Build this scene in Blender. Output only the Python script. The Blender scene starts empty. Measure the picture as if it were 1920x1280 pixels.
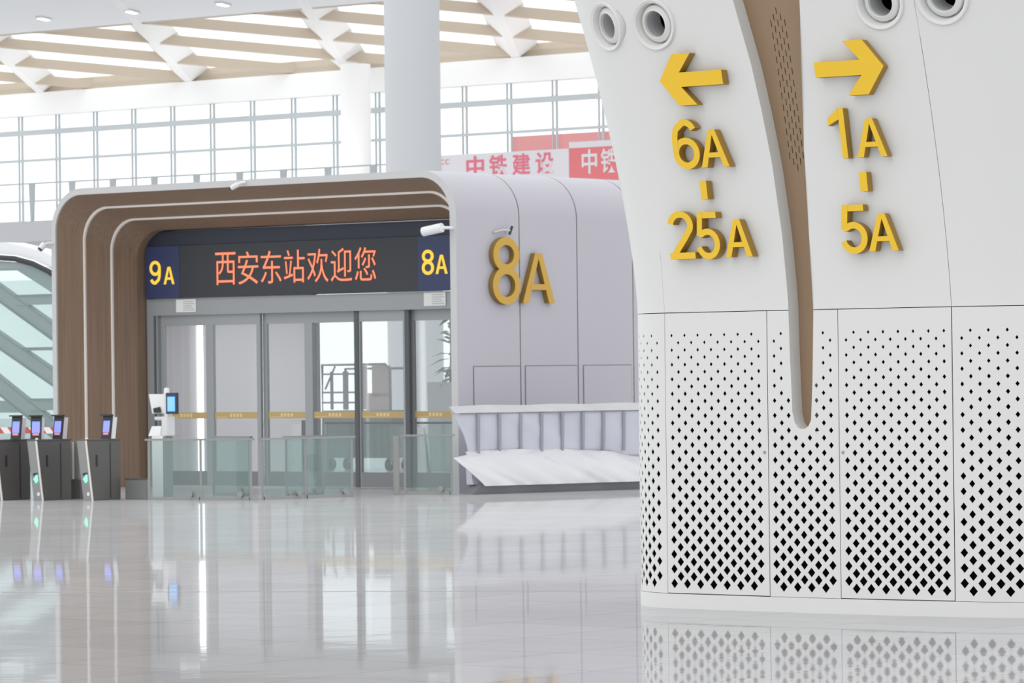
import bpy, bmesh, math, random
import numpy as np
from mathutils import Vector, Matrix
from mathutils.geometry import delaunay_2d_cdt

random.seed(4)
SC = bpy.context.scene
COL = SC.collection

# ------------------------------------------------------------------ camera
F = 7600.0                                   # focal length in pixels of a 1920 px wide frame
EYE = 1.9
PITCH, ROLL = math.atan(57 / F), 0.012
fwd = Vector((0, math.cos(PITCH), math.sin(PITCH)))
up0 = Vector((0, -math.sin(PITCH), math.cos(PITCH)))
rt0 = Vector((1, 0, 0))
rt = rt0 * math.cos(ROLL) - up0 * math.sin(ROLL)
up = rt0 * math.sin(ROLL) + up0 * math.cos(ROLL)
cam = bpy.data.cameras.new('camera')
cam.sensor_width = 36.0
cam.lens = F / 1920 * 36.0
cam.clip_end = 1000
cam.dof.use_dof = True
cam.dof.focus_distance = 31.0
cam.dof.aperture_fstop = 9.0
cam_o = bpy.data.objects.new('camera', cam)
COL.objects.link(cam_o)
cam_o.matrix_world = Matrix(((rt.x, up.x, -fwd.x, 0), (rt.y, up.y, -fwd.y, 0), (rt.z, up.z, -fwd.z, EYE), (0, 0, 0, 1)))
SC.camera = cam_o

# ------------------------------------------------------------------ sky
world = bpy.data.worlds.new('sky')
SC.world = world
world.use_nodes = True
wn, wl = world.node_tree.nodes, world.node_tree.links
wn.clear()
w_out = wn.new('ShaderNodeOutputWorld')
w_bg = wn.new('ShaderNodeBackground')
w_tc = wn.new('ShaderNodeTexCoord')
w_dot = wn.new('ShaderNodeVectorMath'); w_dot.operation = 'DOT_PRODUCT'
w_dot.inputs[1].default_value = (0.15, 0.95, 0.25)       # the bright overcast side of the hall is the far one
w_map = wn.new('ShaderNodeMapRange')
w_map.inputs['From Min'].default_value = -0.6
w_map.inputs['From Max'].default_value = 0.8
w_map.inputs['To Min'].default_value = 0.90
w_map.inputs['To Max'].default_value = 1.22
w_bg.inputs['Color'].default_value = (0.955, 0.98, 1.0, 1)
wl.new(w_tc.outputs['Generated'], w_dot.inputs[0])
wl.new(w_dot.outputs['Value'], w_map.inputs['Value'])
wl.new(w_map.outputs['Result'], w_bg.inputs['Strength'])
wl.new(w_bg.outputs['Background'], w_out.inputs['Surface'])
sun = bpy.data.lights.new('daylight', 'SUN')
sun.energy = 0.3
sun.angle = math.radians(50)
sun.color = (1.0, 0.985, 0.96)
sun_o = bpy.data.objects.new('daylight', sun)
COL.objects.link(sun_o)
sun_o.location = (-20, 0, 30)
sun_o.rotation_euler = Vector((0.62, 0.75, -0.85)).to_track_quat('-Z', 'Y').to_euler()

SC.view_settings.view_transform = 'Standard'
SC.view_settings.look = 'None'
SC.view_settings.exposure = 0.28
SC.view_settings.gamma = 1.0
SC.view_settings.use_curve_mapping = False
SC.cycles.use_denoising = True
SC.cycles.max_bounces = 10
SC.cycles.transparent_max_bounces = 24

# ------------------------------------------------------------------ materials
def mat(name, col, rough=0.5, metal=0.0, emit=None, es=0.0, spec=0.5, noise=0.0, nscale=6.0):
    m = bpy.data.materials.new(name)
    m.use_nodes = True
    n, l = m.node_tree.nodes, m.node_tree.links
    b = n['Principled BSDF']
    b.inputs['Base Color'].default_value = (*col, 1)
    b.inputs['Roughness'].default_value = rough
    b.inputs['Metallic'].default_value = metal
    b.inputs['Specular IOR Level'].default_value = spec
    if emit:
        b.inputs['Emission Color'].default_value = (*emit, 1)
        b.inputs['Emission Strength'].default_value = es
    if noise > 0:
        tc = n.new('ShaderNodeTexCoord')
        nz = n.new('ShaderNodeTexNoise'); nz.inputs['Scale'].default_value = nscale; nz.inputs['Detail'].default_value = 4
        mp = n.new('ShaderNodeMapRange')
        mp.inputs['To Min'].default_value = 1 - noise; mp.inputs['To Max'].default_value = 1 + noise
        vm = n.new('ShaderNodeVectorMath'); vm.operation = 'SCALE'
        vm.inputs[0].default_value = col
        l.new(tc.outputs['Object'], nz.inputs['Vector']); l.new(nz.outputs['Fac'], mp.inputs['Value'])
        l.new(mp.outputs['Result'], vm.inputs['Scale']); l.new(vm.outputs['Vector'], b.inputs['Base Color'])
    return m

def glass_mat(name, tint, gloss=0.12, veil=0.0, veil_col=(0.6, 0.7, 0.68)):
    """thin sheet glass: clear with a tint, a little mirror, a little milky veil"""
    m = bpy.data.materials.new(name)
    m.use_nodes = True
    n, l = m.node_tree.nodes, m.node_tree.links
    n.clear()
    out = n.new('ShaderNodeOutputMaterial')
    tr = n.new('ShaderNodeBsdfTransparent'); tr.inputs['Color'].default_value = (*tint, 1)
    gl = n.new('ShaderNodeBsdfGlossy'); gl.inputs['Roughness'].default_value = 0.02
    df = n.new('ShaderNodeBsdfDiffuse'); df.inputs['Color'].default_value = (*veil_col, 1)
    m1 = n.new('ShaderNodeMixShader'); m1.inputs['Fac'].default_value = gloss
    m2 = n.new('ShaderNodeMixShader'); m2.inputs['Fac'].default_value = veil
    l.new(tr.outputs[0], m1.inputs[1]); l.new(gl.outputs[0], m1.inputs[2])
    l.new(m1.outputs[0], m2.inputs[1]); l.new(df.outputs[0], m2.inputs[2])
    l.new(m2.outputs[0], out.inputs['Surface'])
    return m

def floor_mat():
    m = bpy.data.materials.new('polished_stone')
    m.use_nodes = True
    n, l = m.node_tree.nodes, m.node_tree.links
    n.clear()
    out = n.new('ShaderNodeOutputMaterial')
    tc = n.new('ShaderNodeTexCoord')
    rot = n.new('ShaderNodeMapping'); rot.inputs['Rotation'].default_value = (0, 0, math.radians(38.5))
    br = n.new('ShaderNodeTexBrick')
    br.offset = 0.0
    br.inputs['Scale'].default_value = 1.0
    br.inputs['Brick Width'].default_value = 1.2
    br.inputs['Row Height'].default_value = 1.2
    br.inputs['Mortar Size'].default_value = 0.008
    br.inputs['Color1'].default_value = (0.55, 0.54, 0.535, 1)
    br.inputs['Color2'].default_value = (0.50, 0.49, 0.49, 1)
    br.inputs['Mortar'].default_value = (0.39, 0.37, 0.36, 1)
    nz = n.new('ShaderNodeTexNoise'); nz.inputs['Scale'].default_value = 1.6; nz.inputs['Detail'].default_value = 6
    mr = n.new('ShaderNodeMapRange'); mr.inputs['To Min'].default_value = 0.90; mr.inputs['To Max'].default_value = 1.08
    sc = n.new('ShaderNodeVectorMath'); sc.operation = 'SCALE'
    df = n.new('ShaderNodeBsdfDiffuse')
    gl = n.new('ShaderNodeBsdfGlossy'); gl.inputs['Color'].default_value = (0.88, 0.885, 0.91, 1)
    rn = n.new('ShaderNodeTexNoise'); rn.inputs['Scale'].default_value = 0.9; rn.inputs['Detail'].default_value = 3
    rr = n.new('ShaderNodeMapRange'); rr.inputs['To Min'].default_value = 0.015; rr.inputs['To Max'].default_value = 0.05
    bn = n.new('ShaderNodeTexNoise'); bn.inputs['Scale'].default_value = 2.2; bn.inputs['Detail'].default_value = 3
    bp = n.new('ShaderNodeBump'); bp.inputs['Strength'].default_value = 0.12; bp.inputs['Distance'].default_value = 0.006
    mx = n.new('ShaderNodeMixShader'); mx.inputs['Fac'].default_value = 0.48
    l.new(tc.outputs['Object'], rot.inputs['Vector'])
    l.new(rot.outputs[0], br.inputs['Vector'])
    l.new(tc.outputs['Object'], nz.inputs['Vector']); l.new(nz.outputs['Fac'], mr.inputs['Value'])
    l.new(br.outputs['Color'], sc.inputs[0]); l.new(mr.outputs['Result'], sc.inputs['Scale'])
    l.new(sc.outputs['Vector'], df.inputs['Color'])
    l.new(tc.outputs['Object'], rn.inputs['Vector']); l.new(rn.outputs['Fac'], rr.inputs['Value'])
    l.new(rr.outputs['Result'], gl.inputs['Roughness'])
    l.new(tc.outputs['Object'], bn.inputs['Vector']); l.new(bn.outputs['Fac'], bp.inputs['Height'])
    l.new(bp.outputs['Normal'], gl.inputs['Normal'])
    l.new(df.outputs[0], mx.inputs[1]); l.new(gl.outputs[0], mx.inputs[2])
    l.new(mx.outputs[0], out.inputs['Surface'])
    return m

def wood_mat():
    """brown cladding with fine upright ribbing"""
    m = bpy.data.materials.new('ribbed_brown_cladding')
    m.use_nodes = True
    n, l = m.node_tree.nodes, m.node_tree.links
    b = n['Principled BSDF']
    tc = n.new('ShaderNodeTexCoord')
    mp = n.new('ShaderNodeMapping'); mp.inputs['Scale'].default_value = (30, 30, 0.6)
    nz = n.new('ShaderNodeTexNoise'); nz.inputs['Scale'].default_value = 1.0; nz.inputs['Detail'].default_value = 3
    cr = n.new('ShaderNodeValToRGB')
    cr.color_ramp.elements[0].position = 0.3; cr.color_ramp.elements[0].color = (0.225, 0.150, 0.105, 1)
    cr.color_ramp.elements[1].position = 0.7; cr.color_ramp.elements[1].color = (0.285, 0.200, 0.145, 1)
    l.new(tc.outputs['Object'], mp.inputs['Vector']); l.new(mp.outputs[0], nz.inputs['Vector'])
    l.new(nz.outputs['Fac'], cr.inputs['Fac']); l.new(cr.outputs['Color'], b.inputs['Base Color'])
    b.inputs['Roughness'].default_value = 0.55
    b.inputs['Specular IOR Level'].default_value = 0.25
    return m

def tape_mat(w=0.11):
    m = bpy.data.materials.new('red_white_tape')
    m.use_nodes = True
    n, l = m.node_tree.nodes, m.node_tree.links
    b = n['Principled BSDF']
    tc = n.new('ShaderNodeTexCoord')
    wv = n.new('ShaderNodeTexWave'); wv.wave_type = 'BANDS'; wv.bands_direction = 'DIAGONAL'
    wv.inputs['Scale'].default_value = 1.6
    cr = n.new('ShaderNodeValToRGB'); cr.color_ramp.interpolation = 'CONSTANT'
    cr.color_ramp.elements[0].color = (0.55, 0.09, 0.08, 1)
    cr.color_ramp.elements[1].position = 0.5; cr.color_ramp.elements[1].color = (0.85, 0.83, 0.8, 1)
    l.new(tc.outputs['Object'], wv.inputs['Vector']); l.new(wv.outputs['Fac'], cr.inputs['Fac'])
    l.new(cr.outputs['Color'], b.inputs['Base Color'])
    return m

M = {}
M['floor'] = floor_mat()
M['shell'] = mat('white_painted_panel', (0.70, 0.695, 0.675), 0.45, spec=0.3, noise=0.012, nscale=2)
M['shell_edge'] = mat('white_panel_return', (0.68, 0.685, 0.67), 0.5, spec=0.3)
M['cavity'] = mat('painted_cavity_dark', (0.008, 0.008, 0.008), 0.9, spec=0.0)  # near black, puts the shade of hollow interiors into the colour
M['pillar_brown'] = mat('brown_metal_lining', (0.305, 0.205, 0.128), 0.42, spec=0.35, noise=0.02)
M['yellow'] = mat('yellow_sign_face', (0.84, 0.53, 0.035), 0.45, spec=0.3)
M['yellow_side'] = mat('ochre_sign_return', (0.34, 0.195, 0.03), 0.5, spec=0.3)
M['gold'] = mat('gold_sign_face', (0.58, 0.35, 0.055), 0.45, spec=0.3)
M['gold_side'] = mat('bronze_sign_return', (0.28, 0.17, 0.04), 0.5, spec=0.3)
M['kiosk'] = mat('lilac_grey_panel', (0.48, 0.462, 0.505), 0.45, spec=0.35, noise=0.015, nscale=1)
M['lip'] = mat('pale_grey_edge', (0.56, 0.555, 0.555), 0.45, spec=0.3)
M['wood'] = wood_mat()
M['white_line'] = mat('warm_white_trim', (0.85, 0.79, 0.74), 0.5)
M['navy'] = mat('navy_sign_panel', (0.030, 0.045, 0.125), 0.4)
M['led_black'] = mat('dark_led_panel', (0.032, 0.036, 0.046), 0.45)
M['navy_dark'] = mat('dark_navy_casing', (0.022, 0.028, 0.05), 0.45)
M['led_orange'] = mat('orange_led', (0.25, 0.06, 0.03), 0.5, emit=(1.0, 0.26, 0.13), es=0.9)
M['led_yellow'] = mat('yellow_led', (0.2, 0.12, 0.01), 0.5, emit=(0.92, 0.56, 0.05), es=0.9)
M['alu'] = mat('brushed_aluminium', (0.34, 0.355, 0.365), 0.4, metal=0.25)
M['alu_dark'] = mat('dark_door_seal', (0.10, 0.105, 0.115), 0.5)
M['kick'] = mat('grey_kick_plate', (0.22, 0.225, 0.235), 0.4, metal=0.3)
M['shaft_grey'] = mat('pale_grey_column_paint', (0.60, 0.61, 0.63), 0.5)
M['steel'] = mat('stainless_steel', (0.33, 0.335, 0.325), 0.38, metal=0.5)
M['steel_dark'] = mat('dark_stainless_steel', (0.155, 0.148, 0.142), 0.4, metal=0.4)
M['glass'] = glass_mat('door_glass', (0.96, 0.975, 0.975), 0.06, 0.03, (0.60, 0.62, 0.64))
M['rail_glass'] = glass_mat('greenish_rail_glass', (0.85, 0.91, 0.90), 0.07, 0.05, (0.50, 0.62, 0.60))
M['clear_glass'] = glass_mat('window_glass', (0.985, 0.995, 0.995), 0.03, 0.0)
M['stair_glass'] = glass_mat('green_stair_glass', (0.89, 0.935, 0.93), 0.05, 0.12, (0.60, 0.68, 0.67))
M['gold_strip'] = mat('gold_warning_strip', (0.52, 0.37, 0.15), 0.5)
M['gold_dash'] = mat('pale_gold_marks', (0.72, 0.58, 0.32), 0.5)
M['sticker'] = mat('white_sticker', (0.80, 0.80, 0.79), 0.6)
M['sticker_grey'] = mat('grey_print', (0.45, 0.46, 0.46), 0.6)
M['inner_wall'] = mat('grey_lilac_wall', (0.60, 0.575, 0.60), 0.5, noise=0.02, nscale=0.8)
M['strip_light'] = mat('strip_light_glow', (1, 1, 1), 0.5, emit=(1, 1, 1), es=2.2)
M['white'] = mat('white_paint', (0.80, 0.80, 0.80), 0.5)
M['bright_white'] = mat('bright_white_paint', (0.91, 0.91, 0.90), 0.5)
M['beam_white'] = mat('white_beam_paint', (0.90, 0.89, 0.87), 0.5)
M['beam_brown'] = mat('tan_beam_paint', (0.58, 0.485, 0.385), 0.55, noise=0.04, nscale=0.7)
M['soffit'] = mat('grey_soffit_paint', (0.84, 0.85, 0.86), 0.5)
M['mullion'] = mat('grey_mullion_paint', (0.50, 0.54, 0.56), 0.45)
M['screen_blue'] = mat('blue_screen', (0.05, 0.2, 0.8), 0.3, emit=(0.12, 0.40, 0.95), es=0.95)
M['screen_violet'] = mat('violet_screen', (0.2, 0.2, 0.7), 0.3, emit=(0.22, 0.25, 0.72), es=0.75)
M['screen_light'] = mat('pale_screen', (0.1, 0.2, 0.4), 0.3, emit=(0.22, 0.55, 1.0), es=0.8)
M['screen_red'] = mat('red_screen', (0.5, 0.2, 0.2), 0.3, emit=(0.55, 0.22, 0.25), es=0.6)
M['black'] = mat('black_plastic', (0.025, 0.026, 0.03), 0.4)
M['blue_black'] = mat('blue_black_plastic', (0.03, 0.05, 0.09), 0.4)
M['pinkwhite'] = mat('pale_housing', (0.66, 0.61, 0.64), 0.5)
M['green_led'] = mat('green_indicator', (0.1, 0.8, 0.4), 0.4, emit=(0.25, 1.0, 0.60), es=1.1)
M['film'] = mat('white_plastic_film', (0.70, 0.69, 0.71), 0.28, spec=0.6, noise=0.03, nscale=3)
M['film_blue'] = mat('bluish_wrapped_board', (0.63, 0.64, 0.71), 0.35, spec=0.5, noise=0.03, nscale=2)
M['film_rib'] = mat('grey_rib', (0.36, 0.36, 0.41), 0.5)
M['film_base'] = mat('painted_shade_wrap', (0.20, 0.20, 0.21), 0.5)  # dark tone paints in the shade under the film overhang
M['gap'] = mat('dark_panel_gap', (0.17, 0.165, 0.18), 0.6)
M['red'] = mat('red_banner_cloth', (0.90, 0.24, 0.26), 0.7)  # lightened, the haze of overexposure is put into the cloth colour
M['pink_red'] = mat('red_hoarding', (0.92, 0.36, 0.36), 0.7)  # paled red, overexposure haze painted into the board
M['banner_white'] = mat('white_banner_cloth', (0.86, 0.84, 0.87), 0.7)
M['red_ink'] = mat('red_lettering', (0.88, 0.22, 0.30), 0.7)
M['slab'] = mat('pale_grey_slab', (0.58, 0.58, 0.61), 0.5)
M['stair_grey'] = mat('grey_green_truss', (0.34, 0.385, 0.39), 0.5)
M['stair_line'] = mat('dark_grey_green_edge', (0.17, 0.21, 0.21), 0.5)
M['stair_back'] = mat('pale_green_panel', (0.60, 0.70, 0.68), 0.4)
M['duct'] = mat('grey_duct', (0.5, 0.5, 0.5), 0.5)
M['tape'] = tape_mat()
M['cage'] = mat('dark_green_frame', (0.12, 0.15, 0.15), 0.5)
M['cage_brown'] = mat('brownish_panel', (0.33, 0.28, 0.27), 0.6)
M['leaf'] = mat('grey_green_leaf', (0.15, 0.20, 0.18), 0.6, noise=0.2)
M['planter'] = mat('grey_planter', (0.36, 0.37, 0.36), 0.6)

# ------------------------------------------------------------------ object helpers
def link(o, parent=None):
    COL.objects.link(o)
    if parent is not None:
        o.parent = parent
    return o

def tag(o, label=None, cat=None, group=None, kind=None):
    if label: o['label'] = label
    if cat: o['category'] = cat
    if group: o['group'] = group
    if kind: o['kind'] = kind
    return o

def empty(name, loc=(0, 0, 0), rz=0.0, **kw):
    o = bpy.data.objects.new(name, None)
    o.empty_display_size = 0.2
    o.location = loc
    o.rotation_euler = (0, 0, rz)
    link(o)
    return tag(o, **kw)

class MB:
    """collects faces for ONE mesh object"""
    def __init__(self):
        self.v, self.f, self.mi = [], [], []
    def add(self, vs, fs, mi=0):
        b = len(self.v)
        self.v += [tuple(p) for p in vs]
        self.f += [tuple(b + i for i in f) for f in fs]
        self.mi += [mi] * len(fs)
        return self
    def box(self, x0, x1, y0, y1, z0, z1, mi=0):
        vs = [(x, y, z) for z in (z0, z1) for y in (y0, y1) for x in (x0, x1)]
        return self.add(vs, [(0, 2, 3, 1), (4, 5, 7, 6), (0, 1, 5, 4), (2, 6, 7, 3), (0, 4, 6, 2), (1, 3, 7, 5)], mi)
    def hexa(self, lo, hi, mi=0):
        """lo, hi: four corners each, same order (counter-clockwise seen from above)"""
        return self.add(list(lo) + list(hi), [(3, 2, 1, 0), (4, 5, 6, 7), (0, 1, 5, 4), (1, 2, 6, 5), (2, 3, 7, 6), (3, 0, 4, 7)], mi)
    def prism(self, pts, d, mi=0):
        """polygon (3D points) swept by vector d"""
        d = Vector(d); a = [Vector(p) for p in pts]; n = len(a)
        vs = a + [p + d for p in a]
        fs = [tuple(range(n - 1, -1, -1)), tuple(range(n, 2 * n))] + [(i, (i + 1) % n, n + (i + 1) % n, n + i) for i in range(n)]
        return self.add(vs, fs, mi)
    def tube(self, path, r, seg=8, mi=0, caps=True):
        P = [Vector(p) for p in path]
        rr = r if isinstance(r, (list, tuple)) else [r] * len(P)
        vs, fs = [], []
        for i, p in enumerate(P):
            t = (P[min(i + 1, len(P) - 1)] - P[max(i - 1, 0)]).normalized()
            a = t.cross(Vector((0, 0, 1)))
            if a.length < 1e-3: a = t.cross(Vector((1, 0, 0)))
            a.normalize(); b = t.cross(a)
            for k in range(seg):
                an = 2 * math.pi * k / seg
                vs.append(p + a * math.cos(an) * rr[i] + b * math.sin(an) * rr[i])
        for i in range(len(P) - 1):
            for k in range(seg):
                fs.append((i * seg + k, i * seg + (k + 1) % seg, (i + 1) * seg + (k + 1) % seg, (i + 1) * seg + k))
        if caps:
            fs.append(tuple(range(seg - 1, -1, -1))); fs.append(tuple(range((len(P) - 1) * seg, len(P) * seg)))
        return self.add(vs, fs, mi)
    def lathe(self, prof, org, ax, seg=40, mi=0):
        """prof: (radius, height) pairs turned about axis ax through org"""
        ax = Vector(ax).normalized(); org = Vector(org)
        a = ax.cross(Vector((0, 0, 1)))
        if a.length < 1e-3: a = Vector((1, 0, 0))
        a.normalize(); b = ax.cross(a)
        vs, fs = [], []
        for r, h in prof:
            for k in range(seg):
                an = 2 * math.pi * k / seg
                vs.append(org + ax * h + (a * math.cos(an) + b * math.sin(an)) * r)
        for i in range(len(prof) - 1):
            for k in range(seg):
                fs.append((i * seg + k, i * seg + (k + 1) % seg, (i + 1) * seg + (k + 1) % seg, (i + 1) * seg + k))
        return self.add(vs, fs, mi)
    def build(self, name, mats, parent=None, smooth=None, bevel=0.0, fix=True, **kw):
        me = bpy.data.meshes.new(name)
        me.from_pydata(self.v, [], self.f)
        for m_ in (mats if isinstance(mats, (list, tuple)) else [mats]):
            me.materials.append(m_)
        for p, i in zip(me.polygons, self.mi):
            p.material_index = i
        bm = bmesh.new(); bm.from_mesh(me)
        if fix:
            bmesh.ops.recalc_face_normals(bm, faces=bm.faces)
        if bevel > 0:
            bmesh.ops.remove_doubles(bm, verts=bm.verts, dist=1e-5)
            ed = [e for e in bm.edges if len(e.link_faces) == 2 and e.calc_face_angle(0) > 0.6]
            bmesh.ops.bevel(bm, geom=ed, offset=bevel, segments=2, affect='EDGES', clamp_overlap=True)
        if smooth is not None:
            for f in bm.faces: f.smooth = True
            for e in bm.edges:
                if len(e.link_faces) != 2 or e.calc_face_angle(0) > smooth: e.smooth = False
        bm.to_mesh(me); bm.free()
        o = bpy.data.objects.new(name, me)
        link(o, parent)
        return tag(o, **kw)

def copy_tree(o, parent=None):
    c = o.copy(); COL.objects.link(c)
    if parent is not None: c.parent = parent
    for ch in list(o.children): copy_tree(ch, c)
    return c

def glyphs(body, depth=0.0, thick=0.0):
    """outline of the text as (vertices, faces, face-is-front) fitted to the unit box"""
    cu = bpy.data.curves.new('glyph', 'FONT')
    cu.body = body
    cu.size = 1.0
    cu.extrude = 0.5
    cu.offset = thick
    cu.resolution_u = 6
    o = bpy.data.objects.new('glyph', cu)
    COL.objects.link(o)
    dg = bpy.context.evaluated_depsgraph_get()
    me = bpy.data.meshes.new_from_object(o.evaluated_get(dg))
    vs = [tuple(v.co) for v in me.vertices]
    fs = [tuple(p.vertices) for p in me.polygons]
    fr = [abs(p.normal.z) > 0.7 for p in me.polygons]
    bpy.data.objects.remove(o); bpy.data.curves.remove(cu); bpy.data.meshes.remove(me)
    xs = [v[0] for v in vs]; ys = [v[1] for v in vs]
    x0, x1, y0, y1 = min(xs), max(xs), min(ys), max(ys)
    vs = [((x - x0) / (x1 - x0), (y - y0) / (y1 - y0), z + 0.5) for x, y, z in vs]
    return vs, fs, fr

def sign_mesh(name, body, box, fn, mats, parent, thick=0.0, **kw):
    """text fitted to box=(a0,a1,b0,b1); fn(a,b,t) gives the point, t 0 (back) .. 1 (face)"""
    vs, fs, fr = glyphs(body, thick=thick)
    a0, a1, b0, b1 = box
    mb = MB()
    mb.v = [tuple(fn(a0 + (a1 - a0) * x, b0 + (b1 - b0) * y, t)) for x, y, t in vs]
    mb.f = fs
    mb.mi = [0 if f else (1 if len(mats) > 1 else 0) for f in fr]
    return mb.build(name, mats, parent, **kw)

def arc(cx, cy, rx, ry, a0, a1, n=18):
    return [(cx + rx * math.cos(math.radians(a0 + (a1 - a0) * k / n)), cy + ry * math.sin(math.radians(a0 + (a1 - a0) * k / n))) for k in range(n + 1)]

def stroke_digit(ch, t):
    """centre lines (points, closed) of a plain grotesque digit, height 1, and its width"""
    h = t / 2
    if ch == '8':
        w = .60
        return w, [(arc(w / 2, .735, .235 - h * .2, .265 - h, 90, 450, 36)[:-1], True), (arc(w / 2, .265, w / 2 - h, .265 - h * .9 + .02, 90, 450, 40)[:-1], True)]
    if ch in '69':
        w = .62
        bowl = arc(w / 2, .315, w / 2 - h, .315 - h, 90, 450, 40)[:-1]
        stem = arc(w / 2 + .02, .70, w / 2 - h - .03, .30 - h, 22, 100, 10) + [(h + .055, .80), (h + .012, .66), (h, .50), (h, .33)]
        S_ = [(bowl, True), (stem, False)]
        if ch == '9': S_ = [([(w - x, 1 - y) for x, y in p], c) for p, c in S_]
        return w, S_
    if ch == '2':
        w = .60
        top = arc(w / 2, .70, w / 2 - h, .30 - h, 172, -18, 22)
        return w, [(top + [(w * .62, .42), (w * .36, .23), (h + .03, h)], False), ([(0, h), (w, h)], False)]
    if ch == '5':
        w = .60
        bowl = arc(w / 2 - .01, .325, w / 2 - h + .01, .325 - h, 128, -165, 30)
        return w, [([(h + .06, 1 - h), (w - .05, 1 - h)], False), ([(h + .075, 1.0), (h + .015, .50)], False), ([(h + .01, .52)] + bowl, False)]
    raise ValueError(ch)

def stroke_sign(name, ch, box, fn, mats, parent, t=.132, **kw):
    """a raised digit or letter drawn with even strokes; fn(a,b,t): t 0 back .. 1 face"""
    a0, a1, b0, b1 = box
    mb = MB()
    polys, ribbons = [], []
    if ch == 'A':
        w, k = .80, t * 1.28
        top = k * 0.56
        polys = [[(0, 0), (k * .98, 0), (w / 2 + top - k * .35, 1), (w / 2 - top, 1)], [(w - k * .98, 0), (w, 0), (w / 2 + top, 1), (w / 2 - top + k * .35, 1)],
                 [(w * .21, .26), (w * .79, .26), (w * .735, .26 + t), (w * .265, .26 + t)]]
    elif ch == '1':
        w = .40
        polys = [[(w - t, 0), (w, 0), (w, 1), (w - t * .72, 1)], [(0, .67), (w - t * .9, .80), (w - t * .3, 1), (w - t * .85, 1), (0, .79)]]
        polys = [[(w - t, 0), (w, 0), (w, 1), (w - t, 1)], [(0, .66), (w - t, .78), (w - t, 1), (0, .80)]]
    else:
        w, ribbons = stroke_digit(ch, t)
    def P_(x, y, d): return tuple(fn(a0 + (a1 - a0) * x / w, b0 + (b1 - b0) * y, d))
    for lv, pl_ in enumerate(polys):
        n = len(pl_)
        mb.add([P_(x, y, 1 + .02 * lv) for x, y in pl_] + [P_(x, y, 0) for x, y in pl_], [tuple(range(n))])
        k0 = len(mb.v) - 2 * n
        for i in range(n):
            mb.f.append((k0 + i, k0 + (i + 1) % n, k0 + n + (i + 1) % n, k0 + n + i)); mb.mi.append(len(mats) - 1)
    for lv, (pts, closed) in enumerate(ribbons):
        n = len(pts)
        L_, R_ = [], []
        for i, (x, y) in enumerate(pts):
            p0 = pts[(i - 1) % n] if (closed or i) else pts[0]
            p1 = pts[(i + 1) % n] if (closed or i < n - 1) else pts[-1]
            dx, dy = p1[0] - p0[0], p1[1] - p0[1]
            q = math.hypot(dx, dy) or 1
            nx, ny = -dy / q * t / 2, dx / q * t / 2
            L_.append((x + nx, y + ny)); R_.append((x - nx, y - ny))
        k0 = len(mb.v)
        for i in range(n):
            for (x, y), d in ((L_[i], 1 + .02 * lv), (R_[i], 1 + .02 * lv), (R_[i], 0), (L_[i], 0)):
                mb.v.append(P_(x, y, d))
        m = n if closed else n - 1
        for i in range(m):
            a, b = k0 + 4 * i, k0 + 4 * ((i + 1) % n)
            mb.f += [(a, b, b + 1, a + 1), (a + 1, b + 1, b + 2, a + 2), (a + 3, b + 3, b, a)]
            mb.mi += [0, len(mats) - 1, len(mats) - 1]
        if not closed:
            for k in (k0, k0 + 4 * (n - 1)):
                mb.f.append((k, k + 1, k + 2, k + 3)); mb.mi.append(len(mats) - 1)
    return mb.build(name, mats, parent, **kw)

TH = math.radians(38.5)
KO = Vector((-0.858, 63.6886, 0))           # front right bottom corner of the entrance portal
KR = -TH                                     # its X runs right along the front, its Y runs into it
def kf(x, y, z=0.0):
    return KO + Vector((math.cos(TH), -math.sin(TH), 0)) * x + Vector((math.sin(TH), math.cos(TH), 0)) * y + Vector((0, 0, z))
def kempty(name, x=0, y=0, z=0, **kw):
    return empty(name, kf(x, y, z), KR, **kw)

# ================================================================== SETTING
mb = MB(); mb.box(-120, 90, -15, 190, -0.2, 0.0)
mb.build('floor', M['floor'], kind='structure', label='polished pale stone floor with mirror reflections', cat='floor')

jn = MB(); jn.hexa([(-4.55, 35.95, 0), (1.16, 34.95, 0), (1.16, 34.99, 0), (-4.55, 35.99, 0)], [(-4.55, 35.95, .002), (1.16, 34.95, .002), (1.16, 34.99, .002), (-4.55, 35.99, .002)])
jn.build('trim_2', mat('dark_floor_joint', (0.30, 0.30, 0.31), 0.4), kind='structure', label='thin dark joint strip across the polished floor', cat='floor joint')

# ---- curtain wall at the far side of the hall (plane 40 m behind the portal front)
WY = 40.0
fas = MB(); fas.box(-64, 12, WY - 0.25, WY + 0.25, 10.02, 10.72)
o = fas.build('wall_back', M['bright_white'], kind='structure', label='white fascia above the far window wall', cat='wall')
o.location = kf(0, 0); o.rotation_euler = (0, 0, KR)

win = kempty('window_1', 0, WY, kind='structure', label='tall gridded glass wall at the far side of the hall', cat='window')
XM = [-50.18 + 1.622 * k for k in range(-6, 34)]
for x in XM:
    m_ = MB()
    m_.box(x - 0.09, x - 0.06, -0.03, 0.03, 6.45, 10.02)
    m_.box(x + 0.05, x + 0.09, -0.035, 0.035, 6.45, 10.02)
    m_.build('mullion', M['mullion'], win)
for z0, z1 in ((9.42, 9.585), (8.60, 8.68), (7.35, 7.40)):
    MB().box(XM[0], XM[-1], -0.075, -0.036, z0, z1).build('transom', M['mullion'], win)
MB().box(XM[0], XM[-1], 0.062, 0.075, 0.0, 10.0).build('glass_pane', M['clear_glass'], win)

# ---- upper floor slab in front of it
sl = MB(); sl.box(-62, 10, 34.0, WY - 0.12, 5.85, 6.44)
o = sl.build('trim_1', M['slab'], kind='structure', label='edge of the upper floor below the far railing', cat='floor edge')
o.location = kf(0, 0); o.rotation_euler = (0, 0, KR)

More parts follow.
